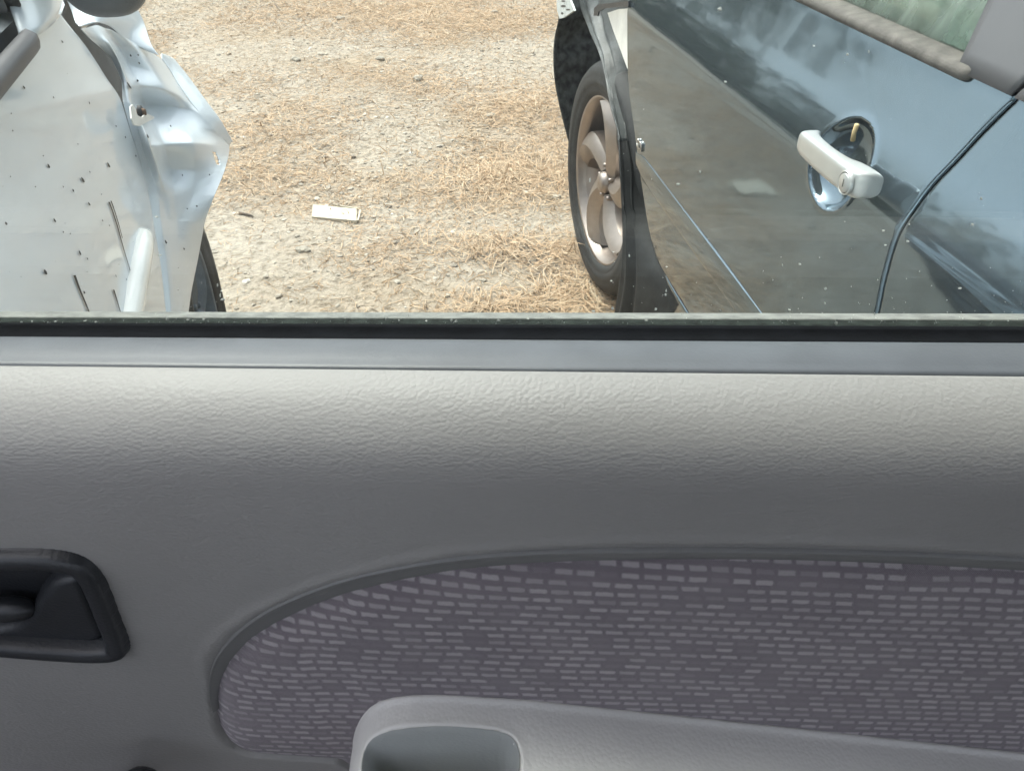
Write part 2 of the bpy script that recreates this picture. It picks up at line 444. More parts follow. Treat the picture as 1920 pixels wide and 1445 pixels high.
def fabric_mat():
    """purple grey upholstery woven with short paler dashes; UV in metres"""
    m, nt, b = new_mat('dashed_upholstery')
    uv = nt.nodes.new('ShaderNodeUVMap'); uv.uv_map = 'weave'
    sep = nt.nodes.new('ShaderNodeSeparateXYZ')
    nz = N(nt, 'ShaderNodeTexNoise', Scale=330.0, Detail=3.0); nt.links.new(uv.outputs[0], nz.inputs[0])
    wob = N(nt, 'ShaderNodeVectorMath', operation='MULTIPLY_ADD'); nt.links.new(nz.outputs[1], wob.inputs[0])
    wob.inputs[1].default_value = (.0030, .0016, 0); nt.links.new(uv.outputs[0], wob.inputs[2]); nt.links.new(wob.outputs[0], sep.inputs[0])
    def mth(op, a, b=None, c=None):
        n = nt.nodes.new('ShaderNodeMath'); n.operation = op
        for k, x in enumerate((a, b, c)):
            if x is None: continue
            if isinstance(x, bpy.types.NodeSocket): nt.links.new(x, n.inputs[k])
            else: n.inputs[k].default_value = x
        return n.outputs[0]
    def hash2(a, b):
        cb = nt.nodes.new('ShaderNodeCombineXYZ'); nt.links.new(a, cb.inputs[0])
        if isinstance(b, bpy.types.NodeSocket): nt.links.new(b, cb.inputs[1])
        else: cb.inputs[1].default_value = b
        w = nt.nodes.new('ShaderNodeTexWhiteNoise'); w.noise_dimensions = '2D'; nt.links.new(cb.outputs[0], w.inputs[0]); return w.outputs[0]
    rv = mth('DIVIDE', sep.outputs[1], .0071); row = mth('FLOOR', rv); fv = mth('FRACT', rv)
    ru = mth('ADD', mth('DIVIDE', sep.outputs[0], .0128), mth('ADD', mth('MULTIPLY', row, .29), mth('MULTIPLY', hash2(row, 3.7), .55)))
    cell = mth('FLOOR', ru); fu = mth('FRACT', ru)
    def win(x, a, b, e):
        m1 = nt.nodes.new('ShaderNodeMapRange'); m1.interpolation_type = 'SMOOTHSTEP'; nt.links.new(x, m1.inputs[0]); m1.inputs[1].default_value = a; m1.inputs[2].default_value = a + e
        m2 = nt.nodes.new('ShaderNodeMapRange'); m2.interpolation_type = 'SMOOTHSTEP'; nt.links.new(x, m2.inputs[0]); m2.inputs[1].default_value = b; m2.inputs[2].default_value = b + e; m2.inputs[3].default_value = 1; m2.inputs[4].default_value = 0
        return mth('MULTIPLY', m1.outputs[0], m2.outputs[0])
    dash = mth('MULTIPLY', win(fu, .03, .80, .12), win(fv, .14, .58, .22))
    lum = ramp(nt, hash2(cell, row), [(.08, (.12, .12, .12)), (.22, (.6, .6, .6)), (.8, (1, 1, 1))])
    f = mth('MULTIPLY', dash, lum)
    # twill
    wv = N(nt, 'ShaderNodeTexWave', Scale=420.0, Distortion=1.0); mp = nt.nodes.new('ShaderNodeMapping'); mp.inputs['Rotation'].default_value = (0, 0, .9)
    nt.links.new(uv.outputs[0], mp.inputs[0]); nt.links.new(mp.outputs[0], wv.inputs[0])
    n2 = N(nt, 'ShaderNodeTexNoise', Scale=22.0, Detail=5.0); nt.links.new(uv.outputs[0], n2.inputs[0])
    base = ramp(nt, n2.outputs[0], [(.3, (.180, .155, .176)), (.7, (.222, .195, .214))])
    col = mixc(nt, f, base, (.44, .40, .415))
    fz = N(nt, 'ShaderNodeTexNoise', Scale=900.0, Detail=2.0); nt.links.new(uv.outputs[0], fz.inputs[0])
    col = mixc(nt, mth('MULTIPLY', ramp(nt, fz.outputs[0], [(.45, (0, 0, 0)), (.75, (1, 1, 1))]), .45), col, (.30, .275, .285))
    tw = ramp(nt, wv.outputs[0], [(.2, (.74, .74, .74)), (.8, (1.18, 1.18, 1.18))])
    mm = N(nt, 'ShaderNodeMix', data_type='RGBA', blend_type='MULTIPLY'); mm.inputs[0].default_value = 1.0
    nt.links.new(col, mm.inputs[6]); nt.links.new(tw, mm.inputs[7]); nt.links.new(mm.outputs[2], b.inputs['Base Color'])
    b.inputs['Roughness'].default_value = .95; b.inputs['Sheen Weight'].default_value = .25; b.inputs['Specular IOR Level'].default_value = .2
    ad = N(nt, 'ShaderNodeMath', operation='MULTIPLY_ADD'); nt.links.new(f, ad.inputs[0]); ad.inputs[1].default_value = .6; nt.links.new(wv.outputs[1], ad.inputs[2])
    add_bump(nt, b, ad.outputs[0], .6, .0009)
    return m
M['fabric'] = fabric_mat()

# ================================================================== GROUND
def ground_h(x, y):
    h = (vnoise(x*1.3 + 9, y*1.3 + 4) - .5)*.022 + (vnoise(x*6 + 3, y*6) - .5)*.010 + (vnoise(x*22, y*22 + 7) - .5)*.007 + (vnoise(x*55 + 1, y*55) - .5)*.005
    return h - .004
def axis_lines(lo, hi, step, far):
    core = np.arange(lo, hi, step); g = []; d = step; v = hi
    while v < far: g.append(v); d *= 1.35; v += d
    b = []; d = step; v = lo - step
    while v > -far: b.append(v); d *= 1.35; v -= d
    return np.concatenate([np.array(b[::-1]), core, np.array(g), [far]])
gx = axis_lines(-2.9, 1.6, .0135, 400); gy = axis_lines(1.35, 6.9, .0135, 400)
GX, GY = np.meshgrid(gx, gy, indexing='ij')
GZ = ground_h(GX, GY)
far_ = np.maximum(np.abs(GX) - 6, 0) + np.maximum(np.abs(GY) - 10, 0)
GZ *= np.clip(1 - far_ / 4, 0, 1)
ground = fast_mesh('ground', np.stack([GX.ravel(), GY.ravel(), GZ.ravel()], 1), grid_faces(len(gx), len(gy), True), M['dirt'])
tag(ground, 'pale dry dirt ground between the parked cars', kind='structure')

X0, X1, Y0, Y1 = -2.9, 1.3, 1.4, 6.9
patches = [(950, 325, .34, .22, 1.0), (900, 455, .22, .11, .9), (1000, 470, .22, .10, .9), (1060, 560, .22, .09, 1.2), (930, 575, .25, .06, .7),
           (880, 45, .9, .5, .7), (1000, 190, .45, .35, .8), (700, 140, .45, .25, .5), (520, 230, .3, .3, .35), (1080, 500, .12, .2, 1.0), (760, 20, 1.0, .5, .45), (480, 330, .25, .2, .35), (1010, 280, .3, .3, .7)]
def straw_density(x, y):
    d = .10 + .32 * sstep(.45, .7, vnoise(x*2.2 + 5, y*2.2 + 8))
    for px, py, rx, ry, w in patches:
        c = at_z(px, py, 0); d = d + w*np.exp(-((x - c[0])/rx)**2 - ((y - c[1])/ry)**2)
    return d
def make_straw(n, scale):
    x = rng.uniform(X0, X1, n*6); y = rng.uniform(Y0, Y1, n*6)
    k = rng.random(n*6) < straw_density(x, y)/1.6
    # nearer ground shows more: thin out far blades a little
    x, y = x[k][:n], y[k][:n]; n = len(x)
    dens = np.clip(straw_density(x, y), 0, 1.3)
    Ln = rng.gamma(4, .0105, n)*scale*(.75 + .5*dens); w = rng.uniform(.0007, .0017, n)*(.9 + Ln*4)
    az = rng.uniform(0, 2*np.pi, n); tilt = np.clip(rng.gamma(1.6, .16, n), .02, 1.1)
    bend = rng.normal(0, .7, n); z0 = ground_h(x, y)
    V = np.zeros((n, 6, 3)); pos = np.stack([x, y, z0 + .001 + rng.random(n)*.008*dens], 1)
    for seg in range(3):
        dirv = np.stack([np.cos(az), np.sin(az), np.zeros(n)], 1)
        sd_ = np.stack([-np.sin(az), np.cos(az), rng.normal(0, .5, n)], 1)
        ww = (w*(1 - .35*seg))[:, None]
        V[:, seg*2] = pos - sd_*ww; V[:, seg*2+1] = pos + sd_*ww
        step = (Ln/2)[:, None]*(dirv*np.cos(tilt)[:, None] + np.array([0, 0, 1])*np.sin(tilt)[:, None])
        pos = pos + step; az = az + bend; tilt = tilt*.35 - .05
        pos[:, 2] = np.maximum(pos[:, 2], ground_h(pos[:, 0], pos[:, 1]) + .0015)
    base = np.arange(n)[:, None]*6
    Fc = np.concatenate([base + np.array([0, 1, 3, 2]), base + np.array([2, 3, 5, 4])])
    t = np.clip(.30 + .35*np.minimum(dens, 1) + rng.normal(0, .2, n), 0, 1)
    return V.reshape(-1, 3), Fc, np.repeat(t, 6)
V, Fc, t = make_straw(80000, 1.0)
straw = fast_mesh('dry_grass', V, Fc, M['grass'], attr=t, smooth=False)
tag(straw, 'dry straw coloured grass and litter scattered over the dirt', 'dry grass', kind='stuff')

def ico():
    p = (1 + 5**.5)/2
    v = np.array([(-1,p,0),(1,p,0),(-1,-p,0),(1,-p,0),(0,-1,p),(0,1,p),(0,-1,-p),(0,1,-p),(p,0,-1),(p,0,1),(-p,0,-1),(-p,0,1)])/math.sqrt(1+p*p)
    f = np.array([(0,11,5),(0,5,1),(0,1,7),(0,7,10),(0,10,11),(1,5,9),(5,11,4),(11,10,2),(10,7,6),(7,1,8),(3,9,4),(3,4,2),(3,2,6),(3,6,8),(3,8,9),(4,9,5),(2,4,11),(6,2,10),(8,6,7),(9,8,1)])
    return v, f
IV, IF = ico()
def make_pebbles(n):
    x = rng.uniform(X0, X1, n); y = rng.uniform(Y0, Y1, n)
    k = rng.random(n) < (.25 + .75*sstep(.3, .65, vnoise(x*1.7, y*1.7 + 20)))
    x, y = x[k], y[k]; n = len(x)
    r = np.clip(rng.lognormal(-5.35, .42, n), .002, .015)
    V = IV[None]*(1 + rng.normal(0, .16, (n, 12, 1)))
    sc = np.stack([r*rng.uniform(.8, 1.5, n), r*rng.uniform(.8, 1.2, n), r*rng.uniform(.35, .7, n)], 1)
    V = V*sc[:, None]; a = rng.uniform(0, 2*np.pi, n); ca, sa = np.cos(a)[:, None], np.sin(a)[:, None]
    W = np.stack([V[..., 0]*ca - V[..., 1]*sa, V[..., 0]*sa + V[..., 1]*ca, V[..., 2]], 2)
    W += np.stack([x, y, ground_h(x, y) + sc[:, 2]*.35], 1)[:, None]
    Fc = (np.arange(n)[:, None, None]*12 + IF[None]).reshape(-1, 3)
    return W.reshape(-1, 3), Fc, np.repeat(np.clip(rng.normal(.55, .22, n), 0, 1), 12)
V, Fc, t = make_pebbles(17000)
peb = fast_mesh('pebbles', V, Fc, M['pebble'], attr=t, smooth=False)
tag(peb, 'small pale pebbles and grit strewn over the dirt', 'pebbles', kind='stuff')

def stone(px, py, size, label, flat=.55, tone=None):
    c = at_z(px, py, 0); V = []; r = random.Random(px)
    import bmesh
    bm = bmesh.new(); bmesh.ops.create_icosphere(bm, subdivisions=3, radius=1.0)
    off = Vector((r.random()*50, r.random()*50, r.random()*50))
    for v in bm.verts:
        k = 1 + .35*noise.noise(v.co*1.3 + off) + .12*noise.noise(v.co*3.5 + off)
        v.co = Vector((v.co.x*size*1.2*k, v.co.y*size*.9*k, v.co.z*size*flat*k))
    me = bpy.data.meshes.new('stone'); bm.to_mesh(me); bm.free(); me.materials.append(tone or M['stone'])
    o = bpy.data.objects.new('stone', me); COL.objects.link(o)
    o.location = (c[0], c[1], float(ground_h(c[0], c[1])) + size*flat*.35); o.rotation_euler = (0, 0, r.random()*6)
    return tag(o, label, 'stone', 'loose stones on the dirt')
stone(784, 150, .028, 'rounded grey brown stone, the largest out on the open dirt')
stone(713, 108, .024, 'flat pale stone farther back than the rounded grey stone')
stone(553, 111, .026, 'pale stone near the far left, level with the flat pale stone')
stone(927, 26, .024, 'small pale stone at the far edge, right of centre')
stone(637, 35, .026, 'pale stone at the far edge of the dirt, left of centre')
stone(921, 218, .020, 'small stone in the pale bare patch left of the blue car wheel', tone=M['stone'])
stone(1045, 365, .018, 'small pale stone right beside the tyre of the blue car')
stone(568, 470, .020, 'pale stone in front of the cream board, nearer the window')

def twig(px0, py0, px1, py1, label):
    a = at_z(px0, py0, 0); b = at_z(px1, py1, 0); pts = []
    for i in range(6):
        t_ = i/5; p = a*(1-t_) + b*t_; p[2] = float(ground_h(p[0], p[1])) + .006; p[0] += math.sin(i*2.1)*.003; pts.append(p)
    o = tube('twig', pts, [.004, .0045, .004, .0038, .003, .002], M['twig'], None, 6)
    return tag(o, label, 'twig', 'dry twigs on the dirt')
twig(516, 8, 528, 23, 'short dark twig lying at the far left of the dirt')
twig(449, 399, 475, 405, 'thin dark twig on the dirt left of the cream board')
twig(985, 478, 996, 493, 'dark twig stub in the dry grass in front of the blue car wheel')

# cream board with a split sliver and a narrow end piece
bp = [at_z(*q, .012) for q in ((586, 381), (672, 388), (669, 411), (584, 404))]
ctr = sum(bp)/4
br_ = empty('wood_offcut', (ctr[0], ctr[1], 0))
def slab(name, q, z0, z1, parent, mat):
    V = [np.array([p[0], p[1], z0]) for p in q] + [np.array([p[0], p[1], z1]) for p in q]
    o = mesh(name, V, [(3, 2, 1, 0), (4, 5, 6, 7), (0, 1, 5, 4), (1, 2, 6, 5), (2, 3, 7, 6), (3, 0, 4, 7)], mat, parent, smooth=False, bevel=.001)
    fix_normals(o); return o
e1 = bp[1] - bp[0]; e2 = bp[3] - bp[0]
slab('board', [bp[0], bp[0] + e1*.96 + e2*.07, bp[0] + e1*.955 + e2*1.02, bp[3]], -.004, .009, br_, M['board'])
slab('splinter', [bp[0] + e1*.42 - e2*.16, bp[0] + e1*.97 - e2*.03, bp[0] + e1*.965 + e2*.04, bp[0] + e1*.70 - e2*.03], -.004, .009, br_, M['board'])
slab('end_piece', [bp[1] + e1*.02 + e2*.06, bp[1] + e1*.06 + e2*.08, bp[2] + e1*.035 - e2*.06, bp[2] + e1*.0 - e2*.04], -.004, .007, br_, M['board'])
tag(br_, 'cream coloured split board lying flat on the dirt between the two cars', 'board')

# trees added out of view to give the blue car's door a dark reflected band
def wood():
    V, t = [], []
    for k in range(64):
        az = math.radians(-95 + 165*k/63 + random.uniform(-1.2, 1.2)); r = random.uniform(22, 30); hgt = random.uniform(3.2, 5.6); wdt = random.uniform(1.4, 2.3)
        c = np.array([math.sin(az)*r, math.cos(az)*r, 0]); n = 520
        d = rng.normal(0, 1, (n, 3)); d /= np.linalg.norm(d, axis=1)[:, None]; d *= rng.random((n, 1))**.45
        lump = 1 + .3*vnoise(d[:, 0]*3 + k, d[:, 2]*3 + k*2)[:, None]
        p = c + d*lump*np.array([wdt, wdt, hgt*.5]) + np.array([0, 0, hgt*.52]); p[:, 2] = np.maximum(p[:, 2], .15)
        e = rng.normal(0, 1, (n, 3)); e /= np.linalg.norm(e, axis=1)[:, None]; g = np.cross(e, rng.normal(0, 1, (n, 3))); g /= np.linalg.norm(g, axis=1)[:, None]
        sz = rng.uniform(.12, .26, (n, 1))
        V.append(np.stack([p - e*sz, p + g*sz*.6, p + e*sz, p - g*sz*.6], 1)); t.append(np.repeat(np.clip(rng.normal(.45, .2, n), 0, 1), 4))
    V = np.concatenate(V).reshape(-1, 3); return V, np.arange(len(V)).reshape(-1, 4), np.concatenate(t)
M['leaves'] = tinted('dark_foliage', [(0, (.018, .03, .012)), (.5, (.045, .07, .028)), (1, (.09, .12, .05))])
V, Fc, t = wood()
wd = fast_mesh('added_trees', V, Fc, M['leaves'], attr=t, smooth=False)
tag(wd, 'added dark green trees out of view, mirrored in the blue door', 'trees', kind='stuff')

# ================================================================== WHEEL BUILDER
def wheel(parent, centre, out, fwd, R, rimR, width, rim_mat, spokes=5, dark_rim=False):
    out = np.asarray(out, float); out /= np.linalg.norm(out); c = np.asarray(centre, float)
    up = np.array([0, 0, 1.0]); e1 = np.cross(up, out); e1 /= np.linalg.norm(e1)
    w = empty('wheel', tuple(c)); w.parent = parent; w.location = Vector(tuple(c)) - wloc(parent)
    T = R - rimR
    prof = [(rimR - .004, -.030), (rimR + .001, -.014), (rimR + T*.10, -.009), (rimR + T*.22, -.003), (rimR + T*.24, -.004), (rimR + T*.30, 0), (rimR + T*.50, .001), (rimR + T*.55, -.0015), (rimR + T*.60, -.001),
            (rimR + T*.78, -.006), (rimR + T*.80, -.008), (R - .010, -.016), (R - .004, -.026), (R, -.040), (R, -.058), (R - .006, -.060), (R - .006, -.064), (R, -.066), (R, -width*.5 - .004), (R - .006, -width*.5 - .002), (R - .006, -width*.5 + .002 - .004), (R, -width*.5 - .008),
            (R, -width + .05), (R - .006, -width + .03), (R - T*.4, -width), (rimR, -width + .012)]
    lathe('tyre', prof, c, out, M['tyre'], w, 96)
    lathe('rim', [(rimR - .012, -.040), (rimR - .004, -.016), (rimR + .002, -.012), (rimR + .002, -.020), (rimR - .006, -.05), (rimR - .020, -.085), (rimR - .026, -width*.9)], c, out, rim_mat, w, 96)
    lathe('brake_disc', [(.01, -.10), (.10, -.10), (.13, -.098), (.13, -.108), (rimR - .027, -.14)], c, out, M['darkmetal'], w, 64)
    # swirling spokes, each its own piece
    nr = 14
    for k in range(spokes):
        th0 = 2*math.pi*k/spokes + .15; V = []; Fc = []
        for i in range(nr):
            q = i/(nr - 1); r = .035 + (rimR - .045)*q
            th = th0 + .55*q*q - .1
            hw = (.030 + .006*math.sin(q*math.pi) + .020*q*q)
            a0 = -.034 + .014*math.sin(q*2.2) - .004*q
            for j, (f_, dz) in enumerate([(-1.0, -.034), (-.96, -.010), (-.55, -.002), (-.1, .004), (.35, -.004), (.8, -.016), (1.0, -.040)]):
                ang = th + f_*hw/r if r > hw*.9 else th + f_*1.0
                V.append(c + (e1*math.cos(ang) + up*math.sin(ang))*r + out*(a0 + dz*(1 + .3*q)))
        for i in range(nr - 1):
            for j in range(6): Fc.append((i*7+j, i*7+j+1, (i+1)*7+j+1, (i+1)*7+j))
        sp_o = mesh('spoke', V, Fc, rim_mat, w, solid=.006); sp_o.modifiers.new('crisp', 'EDGE_SPLIT').split_angle = math.radians(24)
    lathe('hub_cap', [(.0, -.008), (.018, -.009), (.026, -.014), (.030, -.022), (.030, -.05)], c, out, rim_mat, w, 32)
    for k in range(5):
        ang = 2*math.pi*k/5 + .5; p = c + (e1*math.cos(ang) + up*math.sin(ang))*.047
        lathe('wheel_bolt', [(.0, -.022), (.006, -.023), (.007, -.028), (.007, -.04)], p, out, rim_mat, w, 12)
    return w

# ================================================================== BLUE CAR (right)
RA = Axis(-8.2)
RP = smooth_interp([(.18, .580), (.26, .560), (.345, .540), (.42, .528), (.50, .521), (.60, .5172), (.70, .516), (.76, .5166), (.79, .5174), (.800, .5184), (.810, .5212), (.825, .5268), (.85, .5368), (.88, .5495), (.91, .5610), (.94, .5715), (.965, .5800)])
blue = empty('parked_car', tuple(RA.P(1.3, 1.2, 0)))
tag(blue, 'dark blue grey car with silver door handle and a front fender missing', 'car')
def r_on(px, py): return RA.on(px, py, lambda z: float(RP(np.float64(np.clip(z, .18, .965)))))
ZB, ZT = .345, .946
fe = [r_on(*p) for p in ((1178, 4), (1176, 60), (1177, 120), (1180, 170), (1190, 250), (1197, 310), (1206, 370), (1216, 430), (1227, 475), (1238, 508))]
re_ = [r_on(*p) for p in ((1897, 190), (1840, 246), (1790, 300), (1740, 353), (1702, 405), (1680, 445), (1660, 512), (1645, 583))]
f_front = smooth_interp([(z, s) for s, z in fe]); f_rear = smooth_interp([(z, s) for s, z in re_])
print('door front', fe[0], fe[-1], 'rear', re_[0], re_[-1])
CUP = (0.846, .812, .058, .053)
def cup_depth(s, z):
    q = np.sqrt(((s - CUP[0])/CUP[2])**2 + ((z - CUP[1])/CUP[3])**2)
    rim = np.exp(-((q - 1.03)/.07)**2)*.0012
    return .026*np.clip(1 - q**2.6, 0, 1)**.62 - rim
def skin(s, z, sa, sb, za, zb, hem=.006):
    L = RP(np.clip(z, .18, .965))
    # gentle wobble of used sheet metal + hemmed edges
    L = L + .0009*np.sin(s*5.3 + z*3) + .0006*np.sin(s*13 + z*9 + 1)
    e = np.minimum(np.minimum(s - sa, sb - s), np.minimum(z - za + .004, zb - z + .02))
    return L + .004*np.exp(-np.maximum(e, 0)/.0012)
def door_fn(u, v):
    u = np.where(u < .02, u*.25, np.where(u > .98, 1 - (1-u)*.25, .005 + (u - .02)/.96*.99))
    z = ZB + (ZT - ZB)*v; sa, sb = f_rear(z), f_front(z); s = sa + (sb - sa)*u
    L = skin(s, z, sa, sb, ZB, ZT) + cup_depth(s, z)
    return RA.d*s[:, None] + RA.n*L[:, None] + np.array([0, 0, 1])*z[:, None]
grid('door', door_fn, 480, 270, M['blue'], blue, flip=True)
def rear_fn(u, v):
    z = ZB + (ZT - ZB)*v; sb = f_rear(z) - .0034; sa = np.full_like(sb, .40); s = sb + (sa - sb)*u**1.3
    L = skin(s, z, sa - 1, sb, ZB, ZT) + .05*np.exp(-(s - .40)/.012)
    return RA.d*s[:, None] + RA.n*L[:, None] + np.array([0, 0, 1])*z[:, None]
grid('rear_door', rear_fn, 90, 120, M['blue'], blue)
# dark rebate behind the gap between the doors
grid('door_seal', lambda u, v: (lambda z, s: RA.d*s[:, None] + RA.n*(RP(np.clip(z, .18, .965)) + .011)[:, None] + np.array([0, 0, 1])*z[:, None])(ZB + (ZT - ZB)*v, f_rear(ZB + (ZT - ZB)*v) - .02 + .034*u), 6, 60, M['blackplastic'], blue)
# rocker below the door
rk0 = r_on(1239, 512)
def rocker_fn(u, v):
    z = .17 + (.340 - .17)*v; s = .40 + (rk0[0] + .02 - .40)*u; L = RP(np.clip(z, .18, .965)) + .004 + .03*np.exp(-(rk0[0] + .02 - s)/.02)
    return RA.d*s[:, None] + RA.n*L[:, None] + np.array([0, 0, 1])*z[:, None]
grid('rocker_panel', rocker_fn, 80, 16, M['blue'], blue, flip=True, solid=.004)
# body-colour rub moulding along the door
sec = [(-.004, .491), (.0010, .4935), (.0015, .500), (.0017, .520), (.0017, .5445), (.0012, .5462), (-.004, .5474)]
path = []
for s in np.concatenate([np.linspace(.70, 1.58, 12), np.linspace(1.60, 1.645, 6)]):
    k = 1 - sstep(1.57, 1.65, s)*.75
    path.append((RA.P(s, 0, 0), -RA.n, np.array([0, 0, 1.0]), k))
V = []
for o_, a, b, k in path:
    for p, q in sec:
        zz = .520 + (q - .520)*(.35 + .65*k); V.append(o_ + RA.n*(float(RP(zz)) - p*(.4 + .6*k)) + b*zz)
m_ = len(sec); Fc = []
for i in range(len(path) - 1):
    for j in range(m_ - 1): Fc.append((i*m_+j, i*m_+j+1, (i+1)*m_+j+1, (i+1)*m_+j))
Fc.append(tuple(range((len(path)-1)*m_, len(path)*m_)))
mesh('side_moulding', V, Fc, M['blue'], blue, bevel=.0008)

# door handle with lock
h0 = RA.at_L(1492, 258, .487); h1 = RA.at_L(1617, 352, .487)
s0, s1 = float(h0 @ RA.d), float(h1 @ RA.d); zc0, zc1 = h0[2], h1[2]
print('handle', s0, zc0, s1, zc1)
st = [(0, .511, .006, .010), (.02, .504, .0125, .014), (.06, .4985, .0165, .0145), (.15, .4925, .0185, .0115), (.3, .489, .0195, .0095), (.5, .4865, .020, .0090), (.68, .487, .0205, .0100), (.74, .4885, .0208, .0115), (.79, .4915, .0212, .0140),
      (.90, .4925, .0212, .0148), (.955, .4940, .0206, .0142), (.988, .4975, .0185, .0120), (1, .504, .012, .008)]
NS = 28; V = []; Fc = []
for t_, L, hz, ht in st:
    s = s0 + (s1 - s0)*t_; zc = zc0 + (zc1 - zc0)*t_
    for k in range(NS):
        a = 2*math.pi*k/NS; ca = math.copysign(abs(math.cos(a))**.52, math.cos(a)); sa = math.copysign(abs(math.sin(a))**.52, math.sin(a))
        V.append(RA.P(s, L - ht*ca, zc + .76*hz*sa))
for i in range(len(st) - 1):
    for k in range(NS): Fc.append((i*NS+k, i*NS+(k+1) % NS, (i+1)*NS+(k+1) % NS, (i+1)*NS+k))
Fc += [tuple(range(NS)), tuple(range((len(st)-1)*NS, len(st)*NS))]
hd = mesh('door_handle', V, Fc, M['handle'], blue); fix_normals(hd)
sm = hd.modifiers.new('smooth', 'SUBSURF'); sm.levels = 2; sm.render_levels = 2
lk = RA.P(s0 + (s1 - s0)*.885, .4768, zc0 + (zc1 - zc0)*.885 - .001)
lathe('lock_cylinder', [(0, .0018), (.0098, .0018), (.0105, .0012), (.0107, -.004)], lk, -RA.n, M['handle'], hd, 32)
lathe('lock_ring', [(.0113, .0002), (.0117, .0012), (.0124, .0014), (.0132, .0002), (.0132, -.003)], lk, -RA.n, M['handle'], hd, 32)
lathe('lock_shadow_ring', [(.0103, .0004), (.0118, .0004)], lk, -RA.n, M['blackplastic'], hd, 32)
kp = lk - RA.n*.0021
mesh('key_slot', [kp + RA.d*.0007 + np.array([0, 0, .0045]), kp - RA.d*.0007 + np.array([0, 0, .0045]), kp - RA.d*.0011 - np.array([0, 0, .0045]), kp + RA.d*.0003 - np.array([0, 0, .0045])], [(0, 1, 2, 3)], M['blackplastic'], hd, smooth=False)
sp_ = RA.at_L(1612, 386, .474)
# straw caught in the handle cup
a_ = RA.at_L(1607, 233, .533); b_ = RA.at_L(1599, 263, .536)
tg = tube('straw_stalk', [a_, (a_+b_)/2 + RA.n*-.001, b_], [.0028, .0026, .0030], M['straw'], None, 6)
tag(tg, 'short yellow straw stalk stuck in the door handle cup of the blue car', 'straw')

# belt moulding, glass, pillar
DL, DZ = .0155, -.0085
bs_near, _ = RA.on(1822, 140, lambda z: .572)
def belt_path(s_list): return [(RA.P(s, 0, 0), -RA.n, np.array([0, 0, 1.0])) for s in s_list]
sec = [(-.5595, .947), (-.553, .9475), (-.549, .951), (-.5485, .957), (-.551, .962), (-.556, .9645), (-.567, .9665), (-.580, .9685), (-.582, .960)]
path = []
ss = np.concatenate([[bs_near - .004, bs_near, bs_near + .004, bs_near + .010], np.linspace(bs_near + .02, 2.0, 14)])
V = []; m_ = len(sec)
for s in ss:
    k = sstep(bs_near - .006, bs_near + .009, s)*.999 + .001
    for p, q in sec:
        V.append(RA.P(s, DL + .570 + (-p - .570)*(.35 + .65*k), DZ + .958 + .82*(q - .959)*(.45 + .55*k)))
Fc = [(i*m_+j, i*m_+(j+1) % m_, (i+1)*m_+(j+1) % m_, (i+1)*m_+j) for i in range(len(ss)-1) for j in range(m_)] + [tuple(range(m_))]
o = mesh('belt_moulding', V, Fc, M['rubber'], blue); fix_normals(o)
GL = lambda z: .593 + (z - .960)*.42
wl0 = RA.on(1835, 105, lambda z: GL(z)); wl1 = RA.on(1884, 0, lambda z: GL(z))
sl = lambda z: wl0[0] + (z - wl0[1])*(wl1[0] - wl0[0])/(wl1[1] - wl0[1])
print('pillar', wl0, wl1)
def glass_fn(u, v):
    z = .947 + .42*v; s = sl(z) + (1.95 - (z - .95)*1.5 - sl(z))*u
    return RA.d*s[:, None] + RA.n*(GL(z) + .004)[:, None] + np.array([0, 0, 1])*z[:, None]
grid('window_glass', glass_fn, 12, 8, M['carglass'], blue, flip=True, solid=.004)
def pil_fn(u, v):
    z = .9455 + .42*v; gap = float(f_rear(.945)) + (z - .945)*-.33; a = sl(z) + .001; s = a + (gap + .0035 - a)*u
    L = RP(np.clip(z, .18, .95)) + np.maximum(z - .95, 0)*.42 - .001
    return RA.d*s[:, None] + RA.n*L[:, None] + np.array([0, 0, 1])*z[:, None]
grid('pillar_trim', pil_fn, 12, 24, M['greytrim'], blue, solid=.003)
def pil2_fn(u, v):
    z = .9455 + .42*v; gap = float(f_rear(.945)) + (z - .945)*-.33 - .0035; s = gap + (.40 - gap)*u
    L = RP(np.clip(z, .18, .95)) + np.maximum(z - .95, 0)*.42 - .001
    return RA.d*s[:, None] + RA.n*L[:, None] + np.array([0, 0, 1])*z[:, None]
grid('rear_pillar_trim', pil2_fn, 12, 24, M['greytrim'], blue, solid=.003)
zz = np.linspace(.955, 1.36, 10)
tube('window_seal', [RA.P(float(sl(z)) + .004, GL(z) - .004, z) for z in zz], [.004] + [.0075]*9, M['blackplastic'], blue, 10)
# roof, far side, cabin
def roof_fn(u, v):
    s = .40 + 1.15*u; L = .76 + .95*v; z = 1.37 + .06*np.sin(v*np.pi) - .35*np.maximum(u - .75, 0)**1.5
    return RA.d*s[:, None] + RA.n*L[:, None] + np.array([0, 0, 1])*z[:, None]
grid('roof', roof_fn, 20, 20, M['blue'], blue, solid=.02)
box('far_door', (.40, 1.88, .25), (1.7, 1.92, .97), M['blue'], blue, RA)
box('cabin_floor', (.40, .62, .22), (1.75, 1.88, .28), M['carpet'], blue, RA)
box('dashboard', (1.62, .62, .28), (1.80, 1.88, .92), M['seat'], blue, RA, bevel=.03)
blob('driver_seat', RA.P(.75, .95, .80), RA.d*.09, RA.n*.23, np.array([0, 0, .36]), M['seat'], blue, 3.5)
blob('seat_cushion', RA.P(1.0, .95, .45), RA.d*.27, RA.n*.25, np.array([0, 0, .11]), M['seat'], blue, 3.5)
box('engine_bay', (1.80, .80, .22), (2.75, 1.85, .80), M['darkmetal'], blue, RA)
box('body_end', (.395, .62, .22), (.41, 1.88, 1.36), M['greytrim'], blue, RA)
